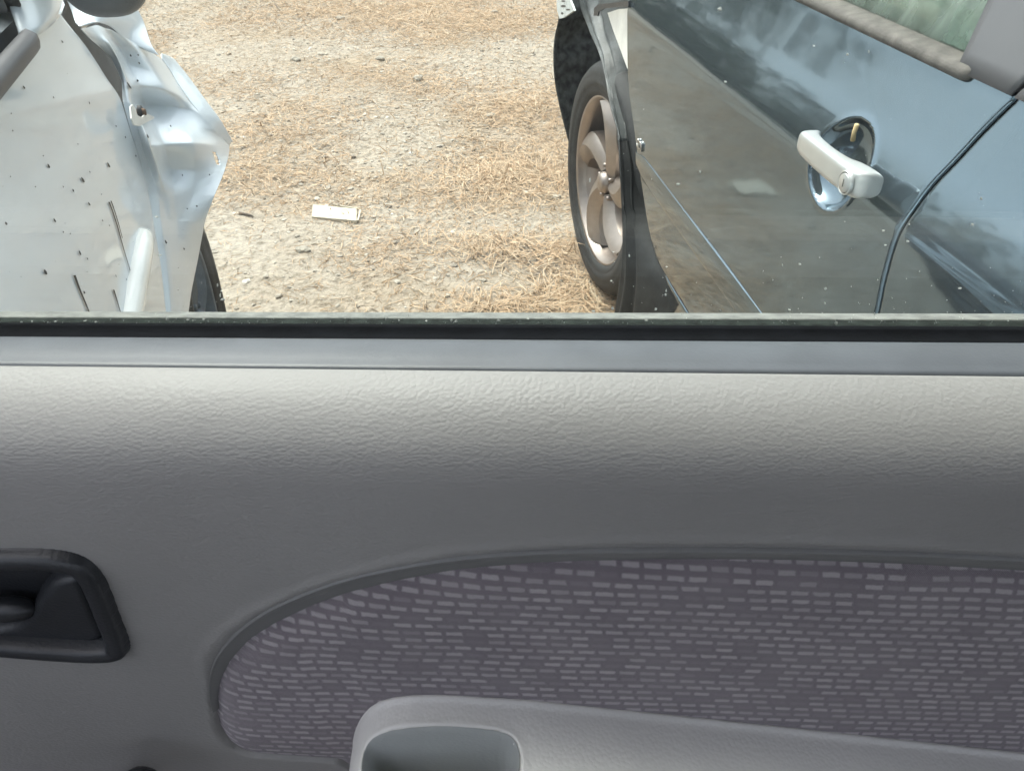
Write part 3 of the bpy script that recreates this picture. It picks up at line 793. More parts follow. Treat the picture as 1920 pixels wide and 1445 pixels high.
# wheels
wc = RA.P(1.985, .520, .318)
wheel(blue, wc, -RA.n*math.cos(.075) - RA.d*math.sin(.075), RA.d, .318, .226, .195, M['alloy'])
wheel(blue, RA.P(1.985, 2.0, .318), RA.n, RA.d, .318, .226, .195, M['alloy'])
# wheel arch liner: front half, seen dark beyond the tyre
ledge = [(1046, -25, .490), (1048, 30, .490), (1040, 70, .484), (1038, 110, .481), (1042, 160, .490), (1055, 220, .512), (1068, 270, .536), (1078, 320, .560), (1090, 380, .585), (1110, 440, .60)]
E_ = np.array([RA.at_L(*q) for q in ledge])
def lin_fn(u, v):
    tl = np.arange(len(E_)); e = np.stack([smooth_interp(list(zip(tl, E_[:, k])))(v*(len(E_) - 1)) for k in range(3)], 1)
    w_ = u[:, None]
    bump = (vnoise(u*7, v*14)[:, None] - .5)*.012
    return e + RA.n*(w_*.27) + RA.d*(-.012*np.exp(-w_*30) + .03*np.sin(w_*2.5) + bump*np.minimum(w_*10, 1))
grid('arch_liner_front', lin_fn, 24, 60, M['linerdark'], blue, solid=.004)
# top of the arch over the tyre
def top_fn(u, v):
    a = math.pi*(.28 + .5*v); r = .385; s = 1.985 + r*np.cos(a) + .04; z = .33 + r*np.sin(a); L = .56 + .22*u
    return RA.d*s[:, None] + RA.n*L[:, None] + np.array([0, 0, 1])*z[:, None]
grid('arch_liner_top', top_fn, 8, 30, M['linerdark'], blue, solid=.004)
# liner behind the tyre, its outer face showing where the fender is gone
rowsA = [(1083, -20), (1090, 15), (1103, 50), (1112, 75), (1125, 110), (1135, 150), (1147, 200), (1158, 250), (1165, 300), (1168, 350), (1169, 420), (1167, 480), (1160, 540), (1150, 600)]
rowsB = [(1205, -20), (1203, 15), (1201, 50), (1202, 75), (1203, 110), (1205, 150), (1212, 200), (1218, 250), (1224, 300), (1230, 350), (1240, 420), (1255, 480), (1268, 540), (1275, 600)]
A_ = np.array([RA.at_L(x, y, .512) for x, y in rowsA]); B_ = np.array([RA.at_L(x, y, .600) for x, y in rowsB])
A_[:, 2] = np.maximum(A_[:, 2], .03); B_[:, 2] = np.maximum(B_[:, 2], .03)
def lr_fn(u, v):
    tl = np.arange(len(A_)); w_ = u[:, None]
    a, b = (np.stack([smooth_interp(list(zip(tl, Q[:, k])))(v*(len(Q) - 1)) for k in range(3)], 1) for Q in (A_, B_))
    p = a + (b - a)*w_
    bow = np.sin(u*np.pi)*.010 - .010*np.exp(-((u - .32)/.05)**2) + .005*np.exp(-((u - .18)/.04)**2) + (vnoise(u*5, v*11) - .5)*.006
    return p - RA.n*bow[:, None]
grid('arch_liner_rear', lambda u, v: lr_fn(u, v*.56), 40, 50, M['liner'], blue, solid=.004)
grid('arch_liner_lower', lambda u, v: lr_fn(u, .545 + .455*v) - RA.n*.002, 40, 40, M['tyre'], blue, solid=.004)  # lower half of the same liner, black to stand in for tyre tread
def plate(name, pts, axis, L, mat, parent, th=.004, bevel=0.0):
    q = [axis.at_L(x, y, L) for x, y in pts]; n = len(q); off = axis.n*th*(1 if L > 0 else -1)
    V = q + [p + off for p in q]; Fc = [tuple(range(n)), tuple(range(n, 2*n))[::-1]] + [(i, (i+1) % n, n + (i+1) % n, n + i) for i in range(n)]
    o = mesh(name, V, Fc, mat, parent, smooth=False, bevel=bevel); fix_normals(o); return o
plate('inner_wing', [(1139, 24), (1160, 17), (1190, 15), (1190, 140), (1176, 128), (1165, 98), (1150, 58)], RA, .527, M['white'], blue, .01)
plate('bracket_slot', [(1113, 29), (1114, 15), (1121, 8), (1178, 2), (1178, 12), (1132, 16), (1122, 22), (1120, 30)], RA, .5135, M['blackplastic'], blue)
hb = plate('headlight_bracket', [(1043, -12), (1067, -12), (1069, 2), (1076, 20), (1057, 33), (1049, 35), (1044, 18)], RA, .478, M['bracket'], blue, .006)
for px_, py_, a_, b_ in ((1056, 2, 4, 1.6), (1056, 11.5, 5, 2), (1065, 18, 4, 1.6), (1054, 25, 2.2, 2)):
    plate('bracket_hole', [(px_ + a_*math.cos(t_), py_ + b_*math.sin(t_)) for t_ in np.linspace(0, 2*math.pi, 10, endpoint=False)], RA, .4775, M['blackplastic'], hb, .001)
# chrome model lettering on the door
tcu = bpy.data.curves.new('badge', 'FONT'); tcu.body = 'SDI'; tcu.size = .026; tcu.extrude = .0016; tcu.bevel_depth = .0004; tcu.space_character = 1.05
tob = bpy.data.objects.new('badge_src', tcu); COL.objects.link(tob)
bpy.context.view_layer.update()
me = bpy.data.meshes.new_from_object(tob.evaluated_get(bpy.context.evaluated_depsgraph_get()))
bpy.data.objects.remove(tob)
sb_, zb_ = r_on(1196, 276)
co = np.array([v.co for v in me.vertices])
W = [RA.P(sb_ - x, float(RP(zb_ + y)) - .0025 - zz_, zb_ + y + .004) for x, y, zz_ in co]
for v, w_ in zip(me.vertices, W): v.co = tuple(w_)
me.materials.append(M['chrome'])
ob = bpy.data.objects.new('badge', me); COL.objects.link(ob); adopt(ob, blue)

# ================================================================== SILVER CAR (left)
LA = Axis(-15.7)
LP = smooth_interp([(.18, -.305), (.26, -.285), (.35, -.266), (.45, -.255), (.55, -.2505), (.65, -.249), (.72, -.2515), (.78, -.2565), (.84, -.2655), (.90, -.277), (.94, -.285), (.97, -.291)])
silver = empty('damaged_car', tuple(LA.P(1.1, -1.0, 0)))
tag(silver, 'silver car with a torn crumpled front fender and tar spots', 'car')
lp = lambda z: float(LP(np.float64(np.clip(z, .18, .97))))
def l_on(px, py): return LA.on(px, py, lp)
lfe = [l_on(*p) for p in ((104, 0), (125, 32), (160, 76), (190, 121), (215, 165), (230, 190), (247, 240), (264, 292), (279, 350), (291, 420), (303, 495), (313, 590))]
lf_ = sorted([(z, s) for s, z in lfe]); lf_ = [(.25, lf_[0][1])] + lf_
l_front = smooth_interp(lf_)
print('left door front', lfe[0], lfe[-1])
LZT = .944
def lskin(s, z):
    L = LP(np.clip(z, .18, .97))
    # feature crease under the window and a slight dent
    L = L + .0012*np.sin(s*6 + z*4) + .0007*np.sin(s*15 - z*9) - .003*np.exp(-((s - 1.02)/.10)**2 - ((z - .70)/.10)**2)
    L = L + .003*np.exp(-((z - .905 + .25*(s - .95))/.018)**2)*sstep(.78, .95, s)
    return L
def ldoor_fn(u, v):
    u = np.where(u > .98, 1 - (1 - u)*.25, u/.98*.995)
    z = .25 + (LZT - .25)*v; sb = l_front(z); s = .50 + (sb - .50)*u
    L = lskin(s, z) - .007*np.exp(-np.maximum(sb - s, 0)/.0035) - .05*np.exp(-(s - .5)/.012)
    return LA.d*s[:, None] + LA.n*L[:, None] + np.array([0, 0, 1])*z[:, None]
grid('door', ldoor_fn, 220, 180, M['silver'], silver)
# window frame and mirror corner above the belt
LG = lambda z: -.288 - (z - .955)*.40
bx_end = LA.on(74, 84, lambda z: -.28)
print('belt end', bx_end)
fr0 = LA.on(50, 58, LG); fr1 = LA.on(24, 0, LG)
print('frame', fr0, fr1)
fsl = lambda z: fr0[0] + (z - fr0[1])*(fr1[0] - fr0[0])/(fr1[1] - fr0[1])
def frame_fn(u, v):
    z = LZT - .001 + .42*v; sb = l_front(np.minimum(z, .975)) - np.maximum(z - .97, 0)*1.15; sa = fr0[0] + (z - fr0[1])*(fr1[0] - fr0[0])/(fr1[1] - fr0[1]); s = sa + (sb - sa)*u
    L = np.interp(z, [.95, .99, 1.4], [-.282, -.293, -.46]) + .006*np.sin(u*np.pi) - .014*np.exp(-u/.06)
    return LA.d*s[:, None] + LA.n*L[:, None] + np.array([0, 0, 1])*z[:, None]
grid('window_frame', frame_fn, 40, 60, M['silver'], silver, solid=.004)
sec = [(.2760, .934), (.2715, .9365), (.2695, .944), (.2700, .952), (.2740, .955), (.2800, .957), (.286, .956), (.286, .938)]
ss = np.concatenate([np.linspace(.50, bx_end[0] - .05, 8), bx_end[0] + np.array([-.03, -.018, -.009, -.003, 0])])
V = []; m_ = len(sec)
for s in ss:
    k = 1 - sstep(bx_end[0] - .035, bx_end[0] + .001, s)*.8
    for p, q in sec: V.append(LA.P(s, -(.290 + (p - .290)*k), .950 + (q - .950)*(.3 + .7*k)))
Fc = [(i*m_+j, i*m_+(j+1) % m_, (i+1)*m_+(j+1) % m_, (i+1)*m_+j) for i in range(len(ss)-1) for j in range(m_)] + [tuple(range((len(ss)-1)*m_, len(ss)*m_))]
o = mesh('belt_moulding', V, Fc, M['greytrim'], silver); fix_normals(o)
def lglass_fn(u, v):
    z = .96 + .40*v; sb = fsl(z); s = .5 + (sb - .5)*u
    return LA.d*s[:, None] + LA.n*(LG(z) - .012)[:, None] + np.array([0, 0, 1])*z[:, None]
grid('window_glass', lglass_fn, 8, 8, M['darkglass'], silver, solid=.004)
zz = np.linspace(.975, 1.34, 8)
tube('window_seal', [LA.P(fsl(z) - .006, LG(z) - .002, z) for z in zz], .010, M['blackplastic'], silver, 10)
tube('window_channel', [LA.P(fsl(z) - .028, LG(z) - .010, z) for z in zz], .008, M['greytrim'], silver, 10)
# rub strip
sA = LA.at_L(287, 433, -.236); s_end = float(sA @ LA.d); z_end = sA[2]
pts = []; rad = []
for s, r in [(.50, .0175), (.8, .0175), (1.0, .0175), (s_end - .10, .0175), (s_end - .05, .0172), (s_end - .02, .016), (s_end - .008, .012), (s_end, .003)]:
    pts.append(LA.P(s, -.249, z_end + (s - s_end)*.03)); rad.append(r)
tube('rub_strip', pts, rad, M['rub'], silver, 20)

# crumpled fender: control net of (pixel x, pixel y, sideways position)
NET = [
 [(153, 54, -.270), (172, 50, -.266), (184, 47, -.268), (205, 55, -.262), (235, 72, -.250), (268, 88, -.238)],
 [(180, 82, -.268), (196, 80, -.258), (206, 80, -.2525), (222, 86, -.262), (262, 100, -.238), (304, 112, -.221)],
 [(207, 108, -.264), (217, 112, -.255), (223, 114, -.250), (242, 122, -.256), (288, 134, -.224), (330, 150, -.205)],
 [(227, 150, -.256), (233, 152, -.250), (240, 154, -.246), (262, 160, -.243), (310, 168, -.212), (352, 186, -.190)],
 [(234, 190, -.253), (241, 192, -.248), (248, 192, -.245), (272, 196, -.252), (322, 200, -.215), (374, 212, -.173)],
 [(247, 236, -.251), (255, 238, -.247), (268, 236, -.232), (290, 232, -.236), (338, 236, -.203), (401, 242, -.155)],
 [(259, 274, -.250), (268, 275, -.245), (282, 272, -.226), (308, 270, -.222), (362, 268, -.182), (430, 276, -.138)],
 [(271, 318, -.2495), (284, 320, -.243), (300, 318, -.228), (322, 318, -.226), (366, 320, -.190), (421, 320, -.146)],
 [(281, 362, -.2495), (295, 364, -.242), (310, 363, -.233), (328, 364, -.223), (362, 365, -.200), (402, 366, -.166)],
 [(290, 410, -.2500), (302, 411, -.243), (316, 410, -.236), (332, 411, -.227), (356, 412, -.210), (385, 414, -.190)],
 [(300, 480, -.2510), (310, 482, -.246), (321, 482, -.240), (334, 483, -.234), (352, 484, -.226), (371, 486, -.217)],
 [(308, 550, -.2530), (317, 550, -.248), (327, 550, -.243), (337, 550, -.239), (348, 551, -.235), (358, 552, -.232)],
 [(316, 640, -.2560), (323, 640, -.252), (330, 640, -.248), (336, 640, -.245), (342, 640, -.243), (347, 640, -.242)],
]
for r_ in NET[4:]:
    x_, y_, L_ = r_[0]; r_[0] = (x_ - 4, y_, L_ - .004)
CN = np.array([[LA.at_L(*q) for q in r] for r in NET])
def catmull(Pt, t):
    n = len(Pt); t = np.clip(t, 0, n - 1 - 1e-6); i = t.astype(int); f = t - i
    g = lambda k: Pt[np.clip(k, 0, n - 1)]
    return i, f, g
def net_eval(C, u, v):
    """bicubic (tension .4) interpolation of a control net, arrays u,v in 0..1"""
    R_, K_ = C.shape[:2]
    def w4(f, T=.38):
        return [-T*f + 2*T*f**2 - T*f**3, 1 + (T-3)*f**2 + (2-T)*f**3, T*f + (3-2*T)*f**2 + (T-2)*f**3, -T*f**2 + T*f**3]
    tv = np.clip(v*(R_-1), 0, R_-1-1e-6); tu = np.clip(u*(K_-1), 0, K_-1-1e-6)
    iv, iu = tv.astype(int), tu.astype(int); wv, wu = w4(tv - iv), w4(tu - iu); out = 0
    for a in range(4):
        for b in range(4):
            out = out + (wv[a]*wu[b])[:, None]*C[np.clip(iv - 1 + a, 0, R_-1), np.clip(iu - 1 + b, 0, K_-1)]
    return out
def net_lin(C, u, v):
    R_, K_ = C.shape[:2]; tv = np.clip(v*(R_-1), 0, R_-1-1e-6); tu = np.clip(u*(K_-1), 0, K_-1-1e-6)
    iv, iu = tv.astype(int), tu.astype(int); a, b = (tv - iv)[:, None], (tu - iu)[:, None]
    return (C[iv, iu]*(1-b) + C[iv, iu+1]*b)*(1-a) + (C[iv+1, iu]*(1-b) + C[iv+1, iu+1]*b)*a
def fender_fn(u, v):
    p = net_eval(CN, u, v)*.78 + net_lin(CN, u, v)*.22
    cr = (vnoise(u*4 + 2, v*7) - .5)*.004 + (vnoise(u*9, v*17 + 5) - .5)*.0012
    fade = np.minimum(1, np.minimum(u, 1 - u)*14 + .15)*np.where(v > .75, .35, 1)
    return p + LA.n*(cr*fade)[:, None]
cslot = [(399, 285), (404, 284), (411, 300), (411, 308), (406, 308)]
def fender_keep(u, v):
    p = fender_fn(u, v); q = p - CAM; dz_ = q @ FV; px = 960 + q @ RV/dz_*FPX; py = 722 - q @ UV/dz_*FPX
    return poly_sdf(px, py, cslot) > 0
grid('crumpled_fender', fender_fn, 160, 300, M['silver'], silver, solid=.0016, keep=fender_keep)
# bent-over top of the fender, catching the sky
TN = [[(122, -8, .905), (165, -14, .905), (205, -18, .90), (240, -22, .893), (248, -16, .885)],
      [(134, 20, .902), (168, 14, .902), (205, 8, .895), (238, 2, .885), (254, 8, .872)],
      [(141, 40, .897), (170, 32, .896), (205, 32, .885), (246, 38, .862), (270, 42, .846)],
      [(150, 51, .892), (176, 43, .890), (206, 50, .872), (244, 76, .838), (284, 84, .822)],
      [(156, 55, .884), (182, 42, .884), (208, 54, .864), (258, 86, .826), (298, 104, .806)]]
CT = np.array([[at_z(*q) for q in r] for r in TN])
grid('fender_top', lambda u, v: net_eval(CT, u, v) + np.array([0, 0, 1])*((vnoise(u*6, v*6 + 3) - .5)*.004)[:, None], 50, 50, M['silver'], silver, solid=.0016)
# folded lip along the torn front edge
FI = [LA.at_L(*q) for q in ((304, 110, -.222), (322, 135, -.210), (345, 172, -.194), (374, 213, -.174), (401, 243, -.156), (430, 276, -.139))]
FO = [(304, 100), (326, 110), (356, 146), (388, 190), (414, 225), (437, 266)]
FL = np.array([[a, a*.5 + at_z(*o_, a[2] + .004)*.5 + np.array([0, 0, .004]), at_z(*o_, a[2] + .004)] for a, o_ in zip(FI, FO)])
grid('fender_lip', lambda u, v: net_eval(FL, u, v), 10, 60, M['silver'], silver, solid=.0016)
# structure seen in the gap
def gap_fn(u, v):
    z = .35 + .64*v; s = .98 + .95*u
    L = -.318 + .012*np.sin(u*9) - .01*v
    return LA.d*s[:, None] + LA.n*L[:, None] + np.array([0, 0, 1])*z[:, None]
grid('inner_panel', gap_fn, 30, 20, M['innersteel'], silver, solid=.003)
# torn bolt tab
tab = [(245, 200), (249, 196), (254, 204), (258, 216), (266, 220), (274, 212), (290, 219), (288, 223), (275, 229), (262, 236), (252, 234), (247, 222)]
tb = plate('bolt_tab', tab, LA, -.2285, M['white'], silver, .002)
bc = LA.at_L(265, 210, -.233); lathe('bolt', [(0, .007), (.0045, .007), (.0062, .004), (.0062, -.006)], bc, LA.n, M['rust'], tb, 8)
lathe('bolt_washer', [(.006, .002), (.0105, .002), (.0108, 0), (.0108, -.004)], bc, LA.n, M['darkmetal'], tb, 20)
# dark streak where the lip is torn
def sliver(name, pts, parent, axis, mat, width, off=.0015, Lf=None, sgn=1):
    """thin dark mark lying on the side of a car; pts are photo pixels"""
    q = []
    for x, y in pts:
        if Lf is None:
            s, z = axis.on(x, y, lp); L = float(lskin(np.array([s]), np.array([z]))[0]) + off
            q.append(axis.P(s, L, z))
        else: q.append(axis.at_L(x, y, Lf(x, y) + off))
    return q
def l_fender(px, py):
    """sideways position of the fender sheet under a pixel (nearest control net sample)"""
    d = (FPXY[:, 0] - px)**2 + (FPXY[:, 1] - py)**2; return float(FPL[np.argmin(d)])
uu, vv = np.meshgrid(np.linspace(0, 1, 70), np.linspace(0, 1, 140), indexing='ij')
fp = fender_fn(uu.ravel(), vv.ravel()); q_ = fp - CAM; dd_ = q_ @ FV
FPXY = np.stack([960 + q_ @ RV/dd_*FPX, 722 - q_ @ UV/dd_*FPX], 1); FPL = fp @ LA.n
# tar spots: (x, y, length px, width px)
spots = [(117,78,6,2.6),(41,164,7,3),(60,106,5,3),(93,183,5,2),(164,193,6,2),(88,311,9,3.5),(153,337,12,4),(204,309,11,3),(167,322,4,2),(134,357,6,2.5),(165,382,8,3),(99,413,9,3),(6,419,7,4),(115,435,4,2),(146,474,10,3),
         (160,485,5,2),(81,510,11,5),(154,548,6,3),(78,292,3,2),(144,270,3,2),(16,331,3,2),(20,245,4,2),(14,213,3,2),(75,52,4,2),(128,438,3,2),(192,413,4,2),(206,422,3,2),(216,517,5,1.5),(237,523,4,1.5),(190,364,3,1.5),(115,350,4,1.5),(63,350,3,2),(218,236,4,2),(235,257,4,2),(254,292,4,2)]
fspots = [(242,160,16,3),(258,151,5,4),(245,104,5,3),(259,103,4,2.5),(261,118,5,2.5),(274,87,5,2.5),(277,255,8,3),(320,236,4,2.5),(342,328,4,2),(369,386,4,3),(351,391,3,2),(311,453,8,3),(345,466,5,2.5),(393,327,4,1.5)]
def spot_mesh(lst, fender):
    V, Fc = [], []
    for x, y, ln, wd in lst:
        a = math.radians(62 + random.uniform(-8, 8)); c, s_ = math.cos(a), math.sin(a); n = 9; base = len(V)
        for k in range(n):
            t_ = 2*math.pi*k/n; e = .5*ln*math.cos(t_); g = .5*wd*math.sin(t_)*(1 + .25*math.cos(t_))
            X_, Y_ = x + c*e - s_*g, y + s_*e + c*g
            if fender: V.append(LA.at_L(X_, Y_, l_fender(X_, Y_) + .0018))
            else:
                s, z = l_on(X_, Y_); V.append(LA.P(s, float(lskin(np.array([s]), np.array([z]))[0]) + .0014, z))
        Fc.append(tuple(range(base, base + n)))
    return V, Fc
V, Fc = spot_mesh(spots, False)
tag(mesh('tar_spots', V, Fc, M['tar'], silver, smooth=False), kind='stuff')
V, Fc = spot_mesh(fspots, True)
tag(mesh('fender_tar_spots', V, Fc, M['tar'], silver, smooth=False), kind='stuff')
def streak(pts, wpx):
    V = []
    for i, (x, y) in enumerate(pts):
        k = wpx*(1 - .5*i/(len(pts)-1))*.5
        for sgn in (-1, 1):
            s, z = l_on(x + sgn*k, y); V.append(LA.P(s, float(lskin(np.array([s]), np.array([z]))[0]) + .0014, z))
    mesh('tar_streak', V, [(2*i, 2*i+1, 2*i+3, 2*i+2) for i in range(len(pts)-1)], M['tar'], silver, smooth=False)
streak([(205, 378), (212, 395), (222, 425), (233, 465), (245, 507)], 2.6)
streak([(209, 376), (216, 395), (224, 420), (231, 446)], 2.2)
streak([(136, 516), (141, 530), (147, 546), (156, 567), (166, 592)], 4.5)
streak([(210, 543), (215, 560), (224, 592)], 2.8)
# mirror
mc = LA.at_L(180, -75, -.165); ms = float(mc @ LA.d)
a = at_z(200, 22, 1.005); mz = 1.079; mcen = np.array([a[0], a[1], 0]) + np.array([0, 0, mz])
mir = blob('door_mirror', mcen + LA.d*.01 + LA.n*.004, LA.d*.038, LA.n*.047, np.array([0, 0, .080]), M['mirrorplastic'], silver, 2.7, 64, 40)
tube('mirror_seam', [mcen + LA.d*(.01 + .0335*math.sin(t_)*.99) + LA.n*(.004 + .043*math.cos(t_)) - np.array([0, 0, .046]) for t_ in np.linspace(0, 2*math.pi, 40)], .0022, M['mirrorplastic'], mir, 6)
stk = l_on(78, 6)
tube('mirror_arm', [LA.P(stk[0] - .01, -.292, 1.0), LA.P(stk[0] + .0, -.262, 1.012), mcen - LA.n*.06], [.022, .02, .028], M['blackplastic'], mir, 14)
# wheel, remaining body
wheel(silver, LA.P(1.50, -.236, .285), LA.n, LA.d, .295, .185, .17, M['innersteel'])
wheel(silver, LA.P(1.50, -1.72, .285), -LA.n, LA.d, .295, .185, .17, M['innersteel'])
def hood_fn(u, v):
    s = 1.24 + .50*u; L = -.335 - 1.25*v; z = .915 + .03*np.sin(v*np.pi) - .09*u**2
    return LA.d*s[:, None] + LA.n*L[:, None] + np.array([0, 0, 1])*z[:, None]
grid('hood', hood_fn, 20, 20, M['silver'], silver, solid=.01)
def lroof_fn(u, v):
    s = .50 + .42*u; L = -.47 - .95*v; z = 1.36 + .06*np.sin(v*np.pi)
    return LA.d*s[:, None] + LA.n*L[:, None] + np.array([0, 0, 1])*z[:, None]
grid('roof', lroof_fn, 12, 20, M['silver'], silver, solid=.02)
box('inner_wheel_housing', (1.16, -1.55, .16), (1.85, -.47, .80), M['darkmetal'], silver, LA)
box('cabin_floor', (.50, -1.62, .20), (1.16, -.34, .27), M['carpet'], silver, LA)
box('far_door', (.50, -1.70, .25), (1.2, -1.66, .95), M['silver'], silver, LA)
blob('seat', LA.P(.72, -.70, .78), LA.d*.09, LA.n*.23, np.array([0, 0, .34]), M['seat'], silver, 3.5)
box('dashboard', (1.10, -1.60, .30), (1.22, -.36, .90), M['seat'], silver, LA, bevel=.03)
box('rocker_panel', (.50, -.36, .19), (1.17, -.29, .27), M['silver'], silver, LA, bevel=.01)
box('body_end', (.495, -1.66, .22), (.505, -.34, 1.34), M['greytrim'], silver, LA)

# ================================================================== THE CAR THE VIEW IS TAKEN FROM
S = 1.3
own = empty('car', (0, -.4, 0))
tag(own, 'car seen from inside, light grey door panel with dashed purple grey fabric', 'car')
KROW = interp([(560, 1.0), (595, 2.5), (612, 4.5), (636, 6), (700, 10.5), (760, 11), (1000, 10), (1800, 8)])   # trim lines fall a little to the right
def prof_pt(x, row, D):
    """point of the door cross-section: photo row at mid-picture and distance from the lens, at lateral x"""
    y = D*S; h0 = y*tan_row(row); depth = y*CP + h0*SP
    xn = np.clip(x*FPX/depth/960, -1.4, 1.4); r = row + float(KROW(row))*xn
    return np.array([x, y, CAM_H - y*tan_row(r)])
def extrude_rows(name, rows, mat, closed=False, x0=-.62, x1=.72, nx=40):
    xs = np.linspace(x0, x1, nx); V = [prof_pt(x, r, D) + np.array([0, 0, dz]) for x in xs for r, D, dz in rows]; m = len(rows); Fc = []
    for i in range(nx - 1):
        for j in range(m if closed else m - 1):
            k = (j + 1) % m; Fc.append((i*m+j, i*m+k, (i+1)*m+k, (i+1)*m+j))
    if closed: Fc += [tuple(range(m)), tuple(range((nx-1)*m, nx*m))]
    o = mesh(name, V, Fc, mat, own); fix_normals(o); return o
# outer sweep beyond the glass: lit top painted pale, shaded wall painted dark
extrude_rows('outer_window_lip', [(583, .345, -.004), (585.5, .339, 0), (590, .333, .0002), (594.5, .3275, 0), (596.2, .3262, -.0005), (596.2, .3275, -.004), (590, .345, -.012)], M['litsweep'], True)
extrude_rows('outer_window_sweep', [(596.6, .3260, -.0009), (600, .3235, -.0018), (606, .3205, -.0018), (618, .316, -.01), (618, .345, -.02), (598, .330, -.010)], M['shadesweep'], True)
# inner sweep: two black lips with a fine grey ridge
extrude_rows('inner_window_sweep', [(618, .3105, -.012), (606.5, .3085, -.0005), (609, .3065, 0), (611.5, .3045, -.0004), (612.2, .3040, 0), (614, .3027, .0006), (615.5, .3018, -.0002), (618, .300, -.0018), (625, .294, -.003), (631, .2895, -.0025), (645, .281, -.02), (645, .31, -.03)], M['sweep'], True)
# satin grey belt strip
extrude_rows('belt_strip', [(633, .2890, -.006), (634.5, .2885, -.001), (637, .2870, .0002), (642, .2850, .0008), (652, .2805, .0011), (663, .2755, .0009), (674, .2708, .0002), (680, .2682, -.0006), (684, .2668, -.0004), (689, .2648, -.0010), (692.5, .2636, -.003), (694, .264, -.012), (640, .288, -.02)], M['strip'], True)

# glass pane
def pane_fn(u, v):
    x = -.62 + 1.34*u; z0 = CAM_H - .3145*S*tan_row(612); z = z0 - .05 + (1.465 - z0 + .05)*v; y = .3145*S - (z - z0)*.16 + .004
    return np.stack([x, y, z], 1)
pane = grid('window_glass', pane_fn, 10, 10, M['winglass'], own, solid=.004)
# dust and dried drops on the glass
def glass_y(z): return .3145*S - (z - (CAM_H - .3145*S*tan_row(612)))*.16 + .004
def pane_pt(px, py):
    y = .41
    for _ in range(8): p = at_y(px, py, y); y = glass_y(p[2]) - .0006
    return at_y(px, py, y)
specks = [(1113,583,5),(1149,578,6),(1230,579,5),(1180,479,4.5),(1150,472,3),(1146,526,3.5),(1152,490,2),(1248,552,5),(1249,545,4),(1548,541,5),(1500,495,5),(1467,496,3.5),(1547,568,4),(1640,588,4.5),(1568,606,7),(1702,452,5),(1656,432,4),(1660,459,4),(1313,322,4),(1360,153,4.5),(1589,102,5),(1526,86,4),(1629,97,4),(1350,17,8),(300,478,6),(418,561,6),(413,553,5),(408,534,4),(415,545,3),(313,598,6),(294,406,5),(382,598,5),(352,599,5),(362,601,4),(90,606,5),(60,602,4),(40,604,5),(160,601,5),(180,603,5),(104,602,4),(1212,600,5),(1890,601,3),(935,600,5),(855,602,6),(847,600,6),(800,601,4),(748,600,4),(724,597,4),(990,597,4),(1705,420,3),(1840,372,6),(1823,421,6),(1272,345,6),(1106,337,5),(1800,540,5),(1480,580,4),(1250,500,3)]
V, Fc = [], []
for x, y, r in specks:
    n = 8; base = len(V); r *= .55; el = random.uniform(.6, 1.5); cen = pane_pt(x, y)
    V.append(cen - np.array([0, .0007, 0]))
    for k in range(n):
        t_ = 2*math.pi*k/n; q = r*random.uniform(.65, 1.15); V.append(pane_pt(x + q*math.cos(t_)*el, y + q*math.sin(t_)/el))
    Fc += [(base, base + 1 + k, base + 1 + (k+1) % n) for k in range(n)]
for _ in range(260):   # fine dust, thicker near the bottom edge
    x, y = random.uniform(0, 1920), 606 - abs(random.gauss(0, 1))*random.choice([4, 60, 200])
    if y < 0: continue
    base = len(V); r = random.uniform(.5, 1.1)
    for k in range(5): V.append(pane_pt(x + r*math.cos(k*1.257)*random.uniform(.6, 1.2), y + r*math.sin(k*1.257)))
    Fc.append(tuple(range(base, base + 5)))
tag(mesh('dust_specks', V, Fc, M['dust'], pane, smooth=False), kind='stuff')

# ---- moulded door trim with a recess for the fabric
prow = [(695, .2640, -.010), (693.2, .2632, -.001), (694.5, .2622, 0)]
D_, tprev = .2622, tan_row(694.5)
for r_, tilt_ in ((700, 5), (712, 9), (730, 14), (752, 21), (778, 29), (806, 38), (836, 48), (868, 60), (900, 70), (950, 79), (1000, 84), (1060, 87)):
    T_ = math.tan(math.radians(tilt_)); t_ = tan_row(r_); D_ = (D_*tprev + D_*T_)/(t_ + T_); tprev = t_; prow.append((r_, D_, 0))
prow.append((1120, D_, 0)); YF = D_*S
print('panel face', YF)
base = np.array([[D*S, CAM_H - D*S*tan_row(r) + dz] for r, D, dz in prow])
zlow = .34
base = np.vstack([base, [[YF, zlow]]])
seg = np.hypot(*np.diff(base, axis=0).T); arc = np.concatenate([[0], np.cumsum(seg)])
NV = int(arc[-1]/.0022); ta = np.linspace(0, arc[-1], NV)
# smooth resample through the control points
fy = smooth_interp(list(zip(arc, base[:, 0]))); fz = smooth_interp(list(zip(arc, base[:, 1])))
py_, pz_ = fy(ta), fz(ta)
rows_ = 722 + FPX*np.tan(np.arctan2(CAM_H - pz_, py_) - PITCH)
xs_ = np.arange(-.62, .72, .0024)
XX, YY = np.meshgrid(xs_, py_, indexing='ij'); _, ZZ = np.meshgrid(xs_, pz_, indexing='ij'); _, RR = np.meshgrid(xs_, rows_, indexing='ij')
depth = YY*CP + (CAM_H - ZZ)*SP
xn = np.clip(XX*FPX/depth/960, -1.4, 1.4)
r2 = np.clip(RR, 560, 1800) + KROW(np.clip(RR, 560, 1800))*xn*np.clip((1150 - RR)/150, 0, 1)
Z2 = np.where(RR < 1150, CAM_H - YY*np.tan(PITCH + np.arctan((r2 - 722)/FPX)), ZZ)
def face(pts, y=YF): return np.array([[at_y(x, yy, y)[0], at_y(x, yy, y)[2]] for x, yy in pts])
